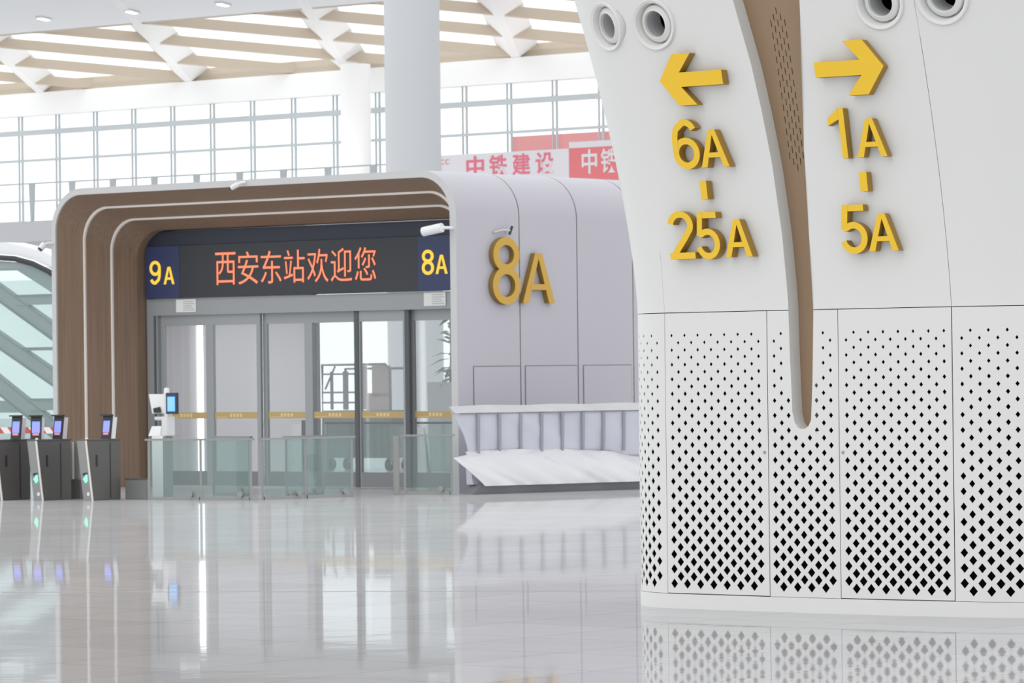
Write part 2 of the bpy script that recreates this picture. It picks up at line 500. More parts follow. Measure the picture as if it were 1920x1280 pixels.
# ---- roof lattice, sloping down to the far wall
nrm = Vector((0.07357, 0.09249, 0.99299)).normalized()
Ku = Vector((-math.cos(TH), math.sin(TH), 0))
Wd = Vector((-0.618152, -0.777124, 0.118182))
P0 = Vector((-4.875, 117.9718, 10.718))
def rf(u, w, h=0.0): return P0 + Ku * u + Wd * w + nrm * h
ceil = empty('ceiling', (0, 0, 0), 0, kind='structure', label='white and tan lattice roof with skylights', cat='ceiling')
W1 = 8.0
def clip_w(p, d, w0, w1):
    t0, t1 = (w0 - p[1]) / d[1], (w1 - p[1]) / d[1]
    return sorted((t0, t1))
# tan beams: direction (-2.85,-3.22), one through every rib node
sd = (-2.85, -3.22)
base_nodes = [(2.13, 5.21), (3.91, 2.68), (6.03, -0.01)]
offs = sorted({round(u + (-sd[0] / sd[1]) * w, 3) for u, w in base_nodes})
step = 3.37
first = 0.62 - 2.85 / 3.22 * 7.93
c0 = 2.13 - 2.85 / 3.22 * 5.21          # crossing with the wall line of the slat through the first node
pitch_c = 6.33 / 2.0
for k in range(-9, 14):
    c = c0 + k * pitch_c * 1.298 / 1.0 if False else c0 + k * 4.16
    a = (c, 0.0); b = (c + 2.85 / 3.22 * W1, W1)
    m_ = MB()
    d2 = Vector((3.22, -2.85)).normalized() * 0.10
    q = [rf(a[0] - d2.x, a[1] - d2.y), rf(a[0] + d2.x, a[1] + d2.y), rf(b[0] + d2.x, b[1] + d2.y), rf(b[0] - d2.x, b[1] - d2.y)]
    m_.prism(q, nrm * 0.27)
    m_.build('tan_beam', M['beam_brown'], ceil)
# white ribs, V shaped, crossing them
for k in range(-4, 7):
    u0 = 6.03 + (k * 6.27)
    a = (u0, 0.0); b = (u0 - 5.41 / 7.94 * 12.0, 12.0)
    d2 = Vector((7.94, 5.41)).normalized()
    def ribq(p):
        return [rf(p[0] - d2.x * hw, p[1] - d2.y * hw, h) for hw, h in ((0.62, 0.36), (0.12, -0.02), (-0.12, -0.02), (-0.62, 0.36))]
    A, B = ribq(a), ribq(b)
    m_ = MB(); m_.hexa(A, B)
    m_.build('white_rib', M['beam_white'], ceil)
# edge beams along both sides of the opening
for w0, w1, nm in ((-0.05, 0.12, 'edge_beam'), (W1 - 0.12, W1 + 0.05, 'edge_beam')):
    m_ = MB()
    m_.prism([rf(-32, w0), rf(42, w0), rf(42, w1), rf(-32, w1)], nrm * 0.36)
    m_.build(nm, M['beam_brown'], ceil)
m_ = MB(); m_.prism([rf(-32, 0.1, 0.52), rf(42, 0.1, 0.52), rf(42, W1 - 0.1, 0.52), rf(-32, W1 - 0.1, 0.52)], nrm * 0.03)
m_.build('skylight_glass', M['clear_glass'], ceil)
m_ = MB(); m_.prism([rf(-32, W1 + 0.06, 0.005), rf(42, W1 + 0.06, 0.005), rf(42, 13.0, 0.005), rf(-32, 13.0, 0.005)], nrm * 0.4)
m_.build('soffit_panel', M['soffit'], ceil)
for (u, w), wh in (((2.59, 9.62), 'leftmost of the three small square downlights in the grey soffit'),
                   ((-0.67, 9.51), 'middle one of the three small downlights in the grey soffit'),
                   ((-3.96, 9.44), 'rightmost of the three small downlights, nearest the white column top')):
    e = empty('ceiling_light', rf(u, w), 0, label=wh, cat='ceiling light', group='downlights in the soffit')
    r1 = MB().prism([Vector((0, 0, 0)) + Ku * a + Wd * b + nrm * -0.0 for a, b in ((-.13, -.2), (.13, -.2), (.13, .2), (-.13, .2))], nrm * -0.05)
    r1.build('housing', M['white'], e)
    r2 = MB().prism([Ku * a + Wd * b + nrm * -0.051 for a, b in ((-.09, -.16), (.09, -.16), (.09, .16), (-.09, .16))], nrm * -0.012)
    r2.build('lamp', M['strip_light'], e)

# unseen fill lights added behind the upper floor edge to brighten the roof
for k in range(6):
    ul = bpy.data.lights.new('added_roof_fill', 'AREA')
    ul.shape = 'RECTANGLE'; ul.size = 8.5; ul.size_y = 0.7; ul.energy = 95; ul.color = (1.0, 0.99, 0.97)
    uo = bpy.data.objects.new('added_roof_fill', ul); COL.objects.link(uo)
    uo.location = kf(-12 - 9 * k, 36.6, 6.52); uo.rotation_euler = (math.pi, 0, KR)

# ---- columns of the hall
def round_column(name, x, y, r, z0, z1, label):
    e = empty(name, (x, y, z0), 0, label=label, cat='column')
    MB().lathe([(0.001, 0), (r * 1.03, 0), (r * 1.03, 0.25), (r, 0.26), (r, z1 - z0), (0.001, z1 - z0)], (0, 0, 0), (0, 0, 1), 56).build('shaft', M['shaft_grey' if r > .5 else 'bright_white'], e, smooth=0.6)
    return e
round_column('white_column', -2.26, 95.0, 0.655, 0.0, 13.5, 'thick round white column rising behind the brown portal to the roof')
p = kf(-34.95, 38.3)
round_column('white_column', p.x, p.y, 0.43, 6.44, 10.71, 'thinner round white column standing before the window wall')

# ---- railing of the upper floor
rl = kempty('balcony_railing', 0, 34.25, 6.44, label='thin railing with short flared posts along the upper floor edge', cat='railing')
MB().box(-56, -13, -0.03, 0.03, 1.08, 1.12).build('handrail', M['mullion'], rl)
for k in range(-7, 19):
    x = -42.28 + 1.63 * k
    MB().hexa([(x - .05, -.03, 0), (x + .05, -.03, 0), (x + .05, .03, 0), (x - .05, .03, 0)],
              [(x - .11, -.03, 1.08), (x + .11, -.03, 1.08), (x + .11, .03, 1.08), (x - .11, .03, 1.08)]).build('post', M['mullion'], rl)
MB().box(-56, -13, -0.012, 0.012, 0.08, 1.02).build('glass_pane', M['clear_glass'], rl)

# ---- banners and hoarding
def flat(y0, t0, t1):
    return lambda a, b, t: (a, y0 - t0 - (t1 - t0) * t, b)
bn = kempty('banner', 0, 33.7, 0, label='white banner with red Chinese characters hung on the upper railing', cat='banner')
MB().hexa([(-29.6, -.02, 6.6), (-23.74, -.02, 6.6), (-23.74, .02, 6.6), (-29.6, .02, 6.6)],
          [(-29.6, -.02, 7.66), (-23.74, -.02, 7.66), (-23.74, .02, 7.66), (-29.6, .02, 7.66)]).build('cloth', M['banner_white'], bn)
for i, ch in enumerate('中铁建设'):
    x0 = -27.16 + i * 0.775
    sign_mesh('character', ch, (x0, x0 + 0.60, 7.04, 7.60), flat(0, .022, .03), [M['red_ink']], bn, thick=0.02)
for i in range(2):
    sign_mesh('emblem', 'C', (-28.05 + i * 0.17, -27.92 + i * 0.17, 7.42, 7.55), flat(0, .022, .03), [M['red_ink']], bn)
bn = kempty('banner', 0, 33.7, 0, label='red banner with white characters beside the leaning pillar edge', cat='banner')
MB().box(-23.73, -19.5, -.02, .02, 6.6, 7.66).build('cloth', M['red'], bn)
MB().box(-23.73, -19.5, -.024, .016, 7.662, 7.82).build('hem', M['banner_white'], bn, label='white folded top hem')
for i, ch in enumerate('中铁'):
    x0 = -23.32 + i * 0.62
    sign_mesh('character', ch, (x0, x0 + 0.50, 6.98, 7.61), flat(0, .022, .03), [M['banner_white']], bn, thick=0.02)
hd = MB(); hd.box(-31.75, -22.0, 41.4, 41.6, 6.0, 8.62)
o = hd.build('hoarding', M['pink_red'], label='red hoarding standing outside behind the far window wall', cat='hoarding')
hd2 = MB()
o.location = kf(0, 0); o.rotation_euler = (0, 0, KR)

# ================================================================== ENTRANCE PORTAL
LX = -8.935
portal = kempty('entrance_portal', 0, 0, 0, label='grey entrance portal with rounded brown opening and glass doors', cat='entrance')
def rrect(x0, x1, z1, r, n=12):
    """open-bottom outline from left foot over the top to right foot"""
    pts = [(x0, 0.0)]
    for k in range(n + 1):
        a = math.pi - k / n * math.pi / 2
        pts.append((x0 + r + r * math.cos(a), z1 - r + r * math.sin(a)))
    for k in range(n + 1):
        a = math.pi / 2 - k / n * math.pi / 2
        pts.append((x1 - r + r * math.cos(a), z1 - r + r * math.sin(a)))
    pts.append((x1, 0.0))
    return pts
def loft(mb_, A, ya, B, yb, mi=0):
    n = len(A)
    vs = [(x, ya, z) for x, z in A] + [(x, yb, z) for x, z in B]
    mb_.add(vs, [(i, i + 1, n + i + 1, n + i) for i in range(n - 1)], mi)
OUT = rrect(LX, 0.0, 5.105, 0.72)
LIP = rrect(LX + 0.10, -0.125, 5.035 - 0.04, 0.60)
DEPTH = 6.16
seams = (1.594, 3.107, 4.62)
y = 0.0
pieces = [0.0] + list(seams) + [DEPTH]
for a, b in zip(pieces[:-1], pieces[1:]):
    m_ = MB(); loft(m_, OUT, a + (0.012 if a else 0), OUT, b - 0.012)
    loft(m_, OUT, a + (0.012 if a else 0), rrect(LX + .06, -.06, 5.045, .68), a + (0.012 if a else 0))
    m_.build('shell_panel', M['kiosk'], portal, smooth=0.5, fix=False)
m_ = MB(); loft(m_, rrect(LX + .05, -.05, 5.055, .69), 0.03, rrect(LX + .05, -.05, 5.055, .69), DEPTH)
m_.build('seam_backing', M['alu_dark'], portal, smooth=0.5, fix=False)
m_ = MB(); loft(m_, OUT, 0.0, LIP, -0.004); loft(m_, LIP, -0.004, LIP, 0.03)
m_.build('front_lip', M['lip'], portal, smooth=0.5, fix=False)
P1 = rrect(-8.614, -0.34, 4.80, 0.56)
P2 = rrect(-8.405, -0.55, 4.60, 0.54)
P3 = rrect(-8.23, -0.74, 4.405, 0.54)
def inset(P, d):
    return [(x + (d if i < len(P) / 2 else -d), z - (d if z > 0 else 0)) for i, (x, z) in enumerate(P)]
steps = [(LIP, 0.03, P1, 0.45), (inset(P1, .03), 0.46, P2, 0.90), (inset(P2, .03), 0.91, P3, 1.35), (P3, 1.35, P3, 1.80)]
for A, ya, B, yb in steps:
    m_ = MB(); loft(m_, A, ya, B, yb)
    m_.build('brown_lining', M['wood'], portal, smooth=0.5, fix=False)
for P_, yy in ((P1, 0.45), (P2, 0.90)):
    I_ = inset(P_, 0.035)
    m_ = MB(); loft(m_, P_, yy - 0.012, I_, yy - 0.012); loft(m_, I_, yy - 0.012, I_, yy + 0.03); loft(m_, P_, yy - .012, P_, yy + .03)
    m_.build('white_trim', M['white_line'], portal, smooth=0.5, fix=False)

# inner room of the portal
m_ = MB()
m_.box(-8.50, -8.30, 1.82, 6.13, 0.0, 4.6)
m_.build('inner_wall', M['inner_wall'], portal)
MB().box(-0.70, -0.50, 1.82, 6.12, 0.0, 4.6).build('inner_wall', M['inner_wall'], portal)
MB().box(-8.30, -0.70, 1.82, 6.12, 3.35, 3.45).build('inner_ceiling', M['inner_wall'], portal)
for yv, wd in ((2.99, 0.06), (4.60, 0.014)):
    MB().box(-8.299, -8.27, yv - wd, yv + wd, 0.12, 2.98).build('strip_light', M['strip_light'], portal, label='white upright strip light')
# back glazing with dark posts
for xx in (-8.24, -6.06, -3.3, -0.8):
    MB().box(xx - 0.03, xx + 0.03, 6.00, 6.10, 0.0, 3.34).build('back_post', M['alu_dark'], portal)
MB().box(-8.3, -0.7, 6.04, 6.06, 0.0, 3.10).build('back_glass', M['glass'], portal)
MB().box(-8.3, -0.7, 5.99, 6.11, 3.10, 3.34).build('back_header', M['alu'], portal)

# LED sign across the opening
SY = 1.50
sg = MB(); sg.box(-7.36, -2.035, SY, SY + 0.22, 3.235, 4.13)
sg.build('led_screen', M['led_black'], portal)
for xa, xb in ((-8.14, -7.362), (-2.033, -0.80)):
    MB().box(xa, xb, SY - 0.004, SY + 0.22, 3.235, 4.13).build('gate_panel', M['navy'], portal, label='navy panel with the gate number')
tp = [(-8.19, 4.135), (-8.19, 4.22), (-8.12, 4.33), (-8.0, 4.385), (-0.98, 4.385), (-0.86, 4.33), (-0.79, 4.22), (-0.79, 4.135)]
MB().prism([(x, SY + 0.03, z) for x, z in tp], (0, 0.2, 0)).build('sign_casing', M['navy_dark'], portal)
led = lambda a, b, t: (a, SY - 0.008 - 0.008 * t, b)
T0, T1 = -6.521, -2.88
cw = (T1 - T0) / 7
for i, ch in enumerate('西安东站欢迎您'):
    x0 = T0 + cw * i
    sign_mesh('led_character', ch, (x0 + 0.01, x0 + cw - 0.05, 3.435, 3.985), led, [M['led_orange']], portal, thick=-0.006)
for ch, bx in (('9', (-8.069, -7.70, 3.475, 3.89)), ('A', (-7.72, -7.47, 3.475, 3.775)), ('8', (-1.945, -1.69, 3.505, 3.905)), ('A', (-1.655, -1.405, 3.505, 3.815))):
    if ch == '9': bx = (-8.05, -7.79, 3.475, 3.885)
    stroke_sign('gate_number', ch, bx, led, [M['led_yellow']], portal)

# door header and stickers
MB().box(-8.20, -0.78, 1.56, 1.80, 2.94, 3.225).build('door_header', M['alu'], portal)
for x0, x1 in ((-7.49, -7.03), (-1.96, -1.50)):
    st = MB().box(x0, x1, 1.545, 1.558, 2.99, 3.21)
    st = st.build('notice', M['sticker'], portal, label='white notice on the door header')
    sm = MB()
    for q in range(5):
        sm.box(x0 + 0.17, x1 - 0.03 - 0.03 * (q % 3), 1.541, 1.544, 3.02 + q * 0.036, 3.032 + q * 0.036)
    sm.build('print_lines', M['sticker_grey'], st)

# sliding door leaves
DY = 1.66
leaf_x = [(-7.948, -6.80), (-6.80, -5.636), (-5.636, -4.616), (-4.616, -3.498), (-3.498, -2.403), (-2.403, -1.36), (-1.36, -0.76)]
for i, (x0, x1) in enumerate(leaf_x):
    yy = DY + (0.07 if i in (2, 3, 5) else 0.0)
    fr = MB()
    s = 0.085
    fr.box(x0, x0 + s, yy - .03, yy + .03, 0.02, 2.94); fr.box(x1 - s, x1, yy - .03, yy + .03, 0.02, 2.94)
    fr.box(x0 + s, x1 - s, yy - .03, yy + .03, 2.76, 2.94); fr.box(x0 + s, x1 - s, yy - .03, yy + .03, 0.02, 0.27)
    fr = fr.build('door_leaf', M['alu'], portal)
    MB().box(x0 + s, x1 - s, yy - .032, yy - .0305, 0.03, 0.27).build('kick_plate', M['kick'], fr)
    MB().box(x0 + s, x1 - s, yy - .006, yy + .006, 0.27, 2.76).build('glass_pane', M['glass'], fr)
    st = MB().box(x0 + s, x1 - s, yy - .012, yy - .008, 1.165, 1.275).build('gold_strip', M['gold_strip'], fr, label='gold warning strip')
    dm = MB(); xc = (x0 + x1) / 2
    for k in range(4):
        dm.box(xc - 0.14 + 0.075 * k, xc - 0.09 + 0.075 * k, yy - .0145, yy - .0125, 1.19, 1.25)
    dm.box(x0 + s + .05, x0 + s + .30, yy - .0145, yy - .0125, 1.185, 1.195)
    dm.build('printed_marks', M['gold_dash'], fr)
for xx in (-3.498, -2.403):
    MB().box(xx - 0.035, xx + 0.055, DY - .045, DY - .031, 0.02, 2.945).build('door_seal', M['alu_dark'], portal)
MB().box(-8.20, -7.95, 1.56, 1.78, 0.0, 2.94).build('door_jamb', M['alu'], portal)
MB().box(-8.02, -7.985, 1.54, 1.559, 0.0, 2.94).build('door_seal', M['alu_dark'], portal)

# big gate number and access hatches on the side wall
sd_fn = lambda a, b, t: (0.01 + 0.085 * t, a, b)
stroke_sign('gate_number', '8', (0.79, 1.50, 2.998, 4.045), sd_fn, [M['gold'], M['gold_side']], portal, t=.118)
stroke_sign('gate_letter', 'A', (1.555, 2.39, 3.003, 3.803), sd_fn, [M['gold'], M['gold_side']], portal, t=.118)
for a, b in ((0.384, 1.577), (1.701, 3.075), (3.232, 4.55), (4.75, 6.0)):
    fr = MB()
    t = 0.013
    fr.box(0.001, 0.006, a, b, 2.0 - t, 2.0); fr.box(0.001, 0.006, a, a + t, 0.15, 2.0 - t)
    fr.box(0.001, 0.006, b - t, b, 0.15, 2.0 - t); fr.box(0.001, 0.006, a, b, 0.13, 0.15)
    hh = MB().box(0.0005, 0.012, a + t, b - t, 0.15, 2.0 - t)
    h_ = hh.build('access_hatch', M['kiosk'], portal)
    fr.build('hatch_gap', M['gap'], h_)
MB().box(-0.02, 0.02, 1.245, 1.275, 4.12, 4.16).build('bracket', M['lip'], portal)
bk = MB(); bk.tube([(0.02, 0.92, 4.12), (0.06, 1.10, 4.16), (0.10, 1.24, 4.15)], 0.018, 8); bk.build('cable_duct', M['lip'], portal, smooth=0.8)
MB().tube([(0.10, 1.22, 4.09), (0.11, 1.28, 4.22)], 0.022, 8).build('cable_end', M['black'], portal, label='loose black cable end')

# ---- cameras on the portal
def cctv(x, y, z, dx, dy, dz, label, L=0.30, r=0.06, arm=None):
    e = kempty('security_camera', x, y, z, label=label, cat='camera', group='cameras on the portal')
    d = Vector((dx, dy, dz)).normalized()
    MB().tube([-d * 0.02, d * L], r, 12).build('body', M['white'], e, smooth=0.8)
    MB().tube([d * L, d * (L + 0.025)], r * 0.8, 12).build('lens', M['black'], e, smooth=0.8)
    if arm: MB().tube(arm, 0.025, 8).build('arm', M['white'], e, smooth=0.8)
    return e
cctv(-0.14, -0.20, 4.175, -1, -.12, -.16, 'white bullet camera on an arm at the right edge of the dark sign', 0.34, 0.075, [(0, 0, 0), (0.06, 0.05, 0.0), (0.07, 0.2, 0.0)])
cctv(-4.52, -0.12, 5.02, -1, -.2, -.45, 'small white camera on the top lip of the portal', 0.12, 0.045, [(0, 0, 0), (0.05, 0.03, 0.03), (0.07, 0.115, 0.04)])
cctv(-8.96, -0.16, 4.16, -.3, -.6, -.75, 'small camera with a dark lens on the left outer edge of the portal', 0.09, 0.055, [(0, 0, 0), (0.03, 0.08, 0.03), (0.05, 0.16, 0.03)])

# ================================================================== GATES AND RAILS
def gate_machine(x, y, label):
    g = kempty('ticket_gate', x, y, 0, label=label, cat='ticket gate', group='ticket gates in a row')
    m_ = MB()
    L = 0.62
    m_.hexa([(0, 0, 0), (0.19, 0, 0), (0.19, L, 0), (0, L, 0)], [(0, -0.13, 0.92), (0.19, -0.13, 0.92), (0.19, L, 0.92), (0, L, 0.92)])
    m_.build('cabinet', M['steel_dark'], g, bevel=0.008)
    MB().hexa([(0.004, -0.018, 0.0), (0.186, -0.018, 0.0), (0.186, -0.002, 0.0), (0.004, -0.002, 0.0)],
              [(0.004, -0.148, 0.92), (0.186, -0.148, 0.92), (0.186, -0.132, 0.92), (0.004, -0.132, 0.92)]).build('front_plate', M['steel'], g)
    MB().tube([(0.195, -0.012, 0.0), (0.195, -0.145, 0.925)], 0.015, 8).build('edge_trim', M['white_line'], g, smooth=0.8)
    MB().box(-0.01, 0.20, -0.15, L + 0.02, 0.92, 0.945).build('top_plate', M['steel_dark'], g, bevel=0.006)
    MB().lathe([(0.001, 0.025), (0.02, 0.02), (0.026, 0.0)], (0.185, -0.12, 0.945), (0, 0, 1), 12).build('dome', M['white'], g, smooth=1.0)
    ar = MB()
    yf = lambda z: -0.018 - 0.1413 * z - 0.006
    def onf(px, pz): return (px, yf(pz), pz)
    ar.prism([onf(0.055, 0.33), onf(0.125, 0.39), onf(0.115, 0.27)], (0, -0.004, 0))
    ar.prism([onf(0.085, 0.27), onf(0.145, 0.30), onf(0.15, 0.39), onf(0.125, 0.405), onf(0.10, 0.33)], (0, -0.004, 0))
    ar.build('arrow_light', M['green_led'], g, label='green lit arrow')
    MB().prism([onf(0.06, 0.385), onf(0.06, 0.42), onf(0.15, 0.43), onf(0.15, 0.405)], (0, -0.003, 0)).build('indicator_shade', M['black'], g)
    MB().lathe([(0.03, 0.0), (0.03, 0.012), (0.001, 0.014)], (0.13, -0.03, 0.10), (0, -1, 0), 14).build('lock', M['white'], g, smooth=0.6)
    MB().box(0.1905, 0.194, 0.07, 0.11, 0.52, 0.70).build('slot', M['black'], g)
    MB().box(0.1905, 0.193, 0.38, 0.40, 0.03, 0.88).build('panel_joint', M['black'], g)
    return g

def face_terminal(g, x, y, yaw, pink):
    """screen on a tilted tablet, part of its gate"""
    R_ = Matrix.Rotation(yaw, 3, 'Z')
    def P(a, b, c): 
        v = R_ @ Vector((a, b + 0.16 * c, c)); return (x + v.x, y + v.y, 0.945 + v.z)
    def blk(a0, a1, b0, b1, c0, c1, m_=None):
        return MB().hexa([P(a0, b0, c0), P(a1, b0, c0), P(a1, b1, c0), P(a0, b1, c0)], [P(a0, b0, c1), P(a1, b0, c1), P(a1, b1, c1), P(a0, b1, c1)])
    t = blk(-.085, .085, 0, .03, 0.0, .355).build('face_terminal', M['black'], g)
    blk(-.075, .10, .031, .12, 0.0, .33).build('housing', M['pinkwhite'] if pink else M['white'], t)
    blk(-.062, .062, -.006, -.001, .10, .26).build('screen', M['screen_violet'], t)
    blk(-.062, .062, -.007, -.001, .262, .275).build('screen_head', M['screen_blue'], t)
    blk(-.05, .05, -.006, -.001, .06, .095).build('screen_foot', M['screen_red'], t)
    blk(-.11, .10, -.05, .02, .352, .375).build('visor', M['black'], t)

g0 = gate_machine(-5.24, -5.02, 'stainless ticket gate cut off by the left picture edge')
face_terminal(g0, 0.23, 0.25, 0.25, True)
g1 = gate_machine(-4.55, -4.82, 'stainless ticket gate with two face screens, left of the last gate')
face_terminal(g1, 0.02, 0.02, 0.55, False)
face_terminal(g1, 0.14, 0.36, 0.15, True)
g2 = gate_machine(-3.735, -4.56, 'stainless ticket gate nearest the glass rails, one face screen')
face_terminal(g2, 0.15, 0.33, 0.10, False)
# flap housings between the gates and a low kick barrier
fb = kempty('low_barrier', -3.50, -3.90, 0, label='low grey steel barrier between the last gate and the glass rail', cat='barrier')
MB().box(0.0, 0.46, 0.0, 0.10, 0.0, 0.31).build('panel', M['steel'], fb, bevel=0.01)
MB().box(-0.005, 0.465, -0.005, 0.105, 0.31, 0.325).build('cap', M['steel_dark'], fb)
fl = kempty('gate_flap', -4.57, -4.05, 0, label='pale upright flap panel between two ticket gates', cat='gate flap')
MB().box(0.0, 0.22, 0.0, 0.05, 0.30, 0.90).build('flap', M['steel'], fl, bevel=0.01)
MB().box(-0.03, 0.25, -0.02, 0.09, 0.0, 0.30).build('base', M['steel_dark'], fl, bevel=0.01)
MB().box(0.09, 0.13, -0.006, -0.001, 0.31, 0.89).build('stripe', M['white_line'], fl)

def glass_rail(pts, label, h=0.94, gate=False, group='glass rails by the gates'):
    a, b = Vector((pts[0][0], pts[0][1], 0)), Vector((pts[-1][0], pts[-1][1], 0))
    e = empty('glass_rail', a, 0, label=label, cat='railing', group=group)
    V = [Vector((p[0], p[1], 0)) - a for p in pts]
    for v in V:
        MB().box(v.x - .018, v.x + .018, v.y - .018, v.y + .018, 0, h - 0.03).build('post', M['steel'], e)
    for v0, v1 in zip(V[:-1], V[1:]):
        d = (v1 - v0).normalized(); n = Vector((-d.y, d.x, 0))
        ext = 0.05
        q = lambda o_, s_, z: tuple(o_ + n * s_ + Vector((0, 0, z)))
        MB().hexa([q(v0 - d * ext, -.035, h - .03), q(v1 + d * ext, -.035, h - .03), q(v1 + d * ext, .035, h - .03), q(v0 - d * ext, .035, h - .03)],
                  [q(v0 - d * ext, -.035, h), q(v1 + d * ext, -.035, h), q(v1 + d * ext, .035, h), q(v0 - d * ext, .035, h)]).build('top_rail', M['steel'], e)
        a0, a1 = v0 + d * .025, v1 - d * .025
        MB().hexa([q(a0, -.006, .05), q(a1, -.006, .05), q(a1, .006, .05), q(a0, .006, .05)], [q(a0, -.006, h - .032), q(a1, -.006, h - .032), q(a1, .006, h - .032), q(a0, .006, h - .032)]).build('glass_pane', M['rail_glass'], e)
        MB().hexa([q(a0, -.02, .0), q(a1, -.02, .0), q(a1, .02, .0), q(a0, .02, .0)], [q(a0, -.02, .048), q(a1, -.02, .048), q(a1, .02, .048), q(a0, .02, .048)]).build('bottom_rail', M['steel'], e)
        c = v1 - d * 0.16
        MB().lathe([(0.001, -.03), (0.045, -.03), (0.045, .03), (0.001, .03)], q(c, -.04, 0.09), (n.x, n.y, 0), 14).build('bottom_clamp', M['steel'], e, smooth=0.6)
    return e
glass_rail([(-5.602, 62.308), (-4.771, 61.85), (-3.985, 61.50)], 'glass rail in front of the white screen console')
glass_rail([(-3.82, 61.66), (-3.19, 62.16), (-2.50, 62.69)], 'glass rail in front of the middle door leaves')
glass_rail([(-1.70, 63.46), (-0.97, 63.20)], 'short glass rail at the right door by the wrapped fixture')
m_ = MB().box(-0.05, 0.05, -0.05, 0.05, 0.0, 0.92)
o = m_.build('gate_post', M['steel'], label='thick steel post at the left end of the short right glass rail', cat='post', bevel=0.008)
o.location = (-1.835, 63.53, 0)
# rails behind the first row
glass_rail([(-4.75, 64.2), (-4.15, 63.7)], 'glass rail standing behind the left front rail')
glass_rail([(-3.55, 63.35), (-3.0, 63.8)], 'glass rail standing behind the middle front rail')

# ---- staffed console with two screens
cn = empty('screen_console', (-5.44, 63.16, 0), KR, label='white console with a blue lit screen behind the left glass rail', cat='console')
MB().box(-0.17, 0.06, -0.10, 0.12, 0.0, 0.97).build('cabinet', M['bright_white'], cn, bevel=0.008)
MB().box(0.061, 0.075, -0.09, 0.115, 0.02, 0.96).build('side_panel', M['alu'], cn)
MB().hexa([(-.24, -.10, .97), (0.0, -.10, .97), (0.0, .12, .97), (-.24, .12, .97)], [(-.20, -.06, 1.12), (0.0, -.06, 1.12), (0.0, .11, 1.12), (-.20, .11, 1.12)]).build('desk_wedge', M['bright_white'], cn)
MB().box(0.001, 0.13, -0.06, 0.12, 0.97, 1.27).build('upright', M['white'], cn, bevel=0.01)
MB().box(0.02, 0.12, -0.02, 0.08, 1.27, 1.62).build('mast', M['white'], cn, bevel=0.01)
MB().lathe([(0.001, 0.10), (0.04, 0.09), (0.045, 0.0), (0.001, 0)], (0.05, 0.02, 1.62), (0, 0, 1), 16).build('beacon', M['bright_white'], cn, smooth=0.7)
sc_ = MB().box(0.10, 0.345, -0.06, -0.02, 1.31, 1.64).build('right_screen', M['blue_black'], cn, bevel=0.006)
MB().box(0.15, 0.29, -0.066, -0.0642, 1.36, 1.57).build('lit_display', M['screen_light'], sc_)
MB().box(0.14, 0.30, -0.064, -0.0605, 1.35, 1.58).build('display_border', M['screen_blue'], sc_)
sc2 = MB().hexa([(-.17, -.08, 1.32), (0.02, .02, 1.32), (0.0, .06, 1.32), (-.19, -.04, 1.32)], [(-.22, -.10, 1.62), (0.02, .02, 1.62), (0.0, .06, 1.62), (-.24, -.06, 1.62)]).build('left_screen', M['bright_white'], cn)
MB().hexa([(-.12, -.10, 1.33), (-.02, -.05, 1.33), (-.02, -.03, 1.33), (-.12, -.07, 1.33)], [(-.13, -.10, 1.40), (-.04, -.05, 1.42), (-.04, -.03, 1.42), (-.13, -.07, 1.40)]).build('bracket', M['black'], sc2)
MB().tube([(-.16, -.02, 1.24), (0.05, .03, 1.24)], 0.03, 10).build('cross_arm', M['white'], cn, smooth=0.8)

# ---- inside the portal: things seen through the glass
lamp = bpy.data.lights.new('added_portal_fill', 'AREA')  # added light, unseen, brightens the room behind the door glass
lamp.shape = 'RECTANGLE'; lamp.size = 6.0; lamp.size_y = 3.2; lamp.energy = 85
lo = bpy.data.objects.new('added_portal_fill', lamp); COL.objects.link(lo)
lo.location = kf(-4.5, 4.0, 3.33); lo.rotation_euler = (0, 0, KR)
e = kempty('inner_railing', -6.6, 4.4, 0, label='steel railing inside the portal behind the middle door leaves', cat='railing')
MB().box(0, 5.6, -.03, .03, 1.02, 1.06).build('handrail', M['alu_dark'], e)
for xx in (0, 1.85, 3.7, 5.6):
    MB().box(xx - .03, xx + .03, -.03, .03, 0, 1.02).build('post', M['alu'], e)
MB().box(0.03, 5.57, -.008, .008, .08, 1.01).build('glass_pane', M['rail_glass'], e)
e = kempty('white_board', -5.62, 2.5, 0, label='upright white board standing behind the third door leaf', cat='board')
MB().box(-0.10, 0.12, 0, 0.05, 0.03, 1.05).build('panel', M['bright_white'], e)
MB().box(0.125, 0.16, 0.0, 0.06, 0.0, 1.12).build('stand', M['alu_dark'], e)
e = kempty('floor_sign', -3.15, 2.6, 0, label='leaning white floor sign with dark edge behind the fifth door leaf', cat='floor sign')
MB().hexa([(0.12, 0, 0), (0.34, 0, 0), (0.34, .03, 0), (0.12, .03, 0)], [(-.10, .18, 1.0), (0.12, .18, 1.0), (0.12, .21, 1.0), (-.10, .21, 1.0)]).build('board', M['white'], e)
MB().hexa([(0.09, -.01, 0), (0.12, -.01, 0), (0.12, .04, 0), (0.09, .04, 0)], [(-.13, .17, 1.02), (-.10, .17, 1.02), (-.10, .22, 1.02), (-.13, .22, 1.02)]).build('edge', M['black'], e)
MB().hexa([(-.10, .40, 0), (0.10, .40, 0), (0.10, .42, 0), (-.10, .42, 0)], [(-.08, .22, 1.0), (0.10, .22, 1.0), (0.10, .24, 1.0), (-.08, .24, 1.0)]).build('back_leg', M['alu'], e)
e = kempty('reflection_band_bench', -2.3, 3.2, 0, label='added bench standing in for reflected dark bands behind the right door leaf', cat='bench')  # added bench, its shelves stand in for bands reflected on the glass
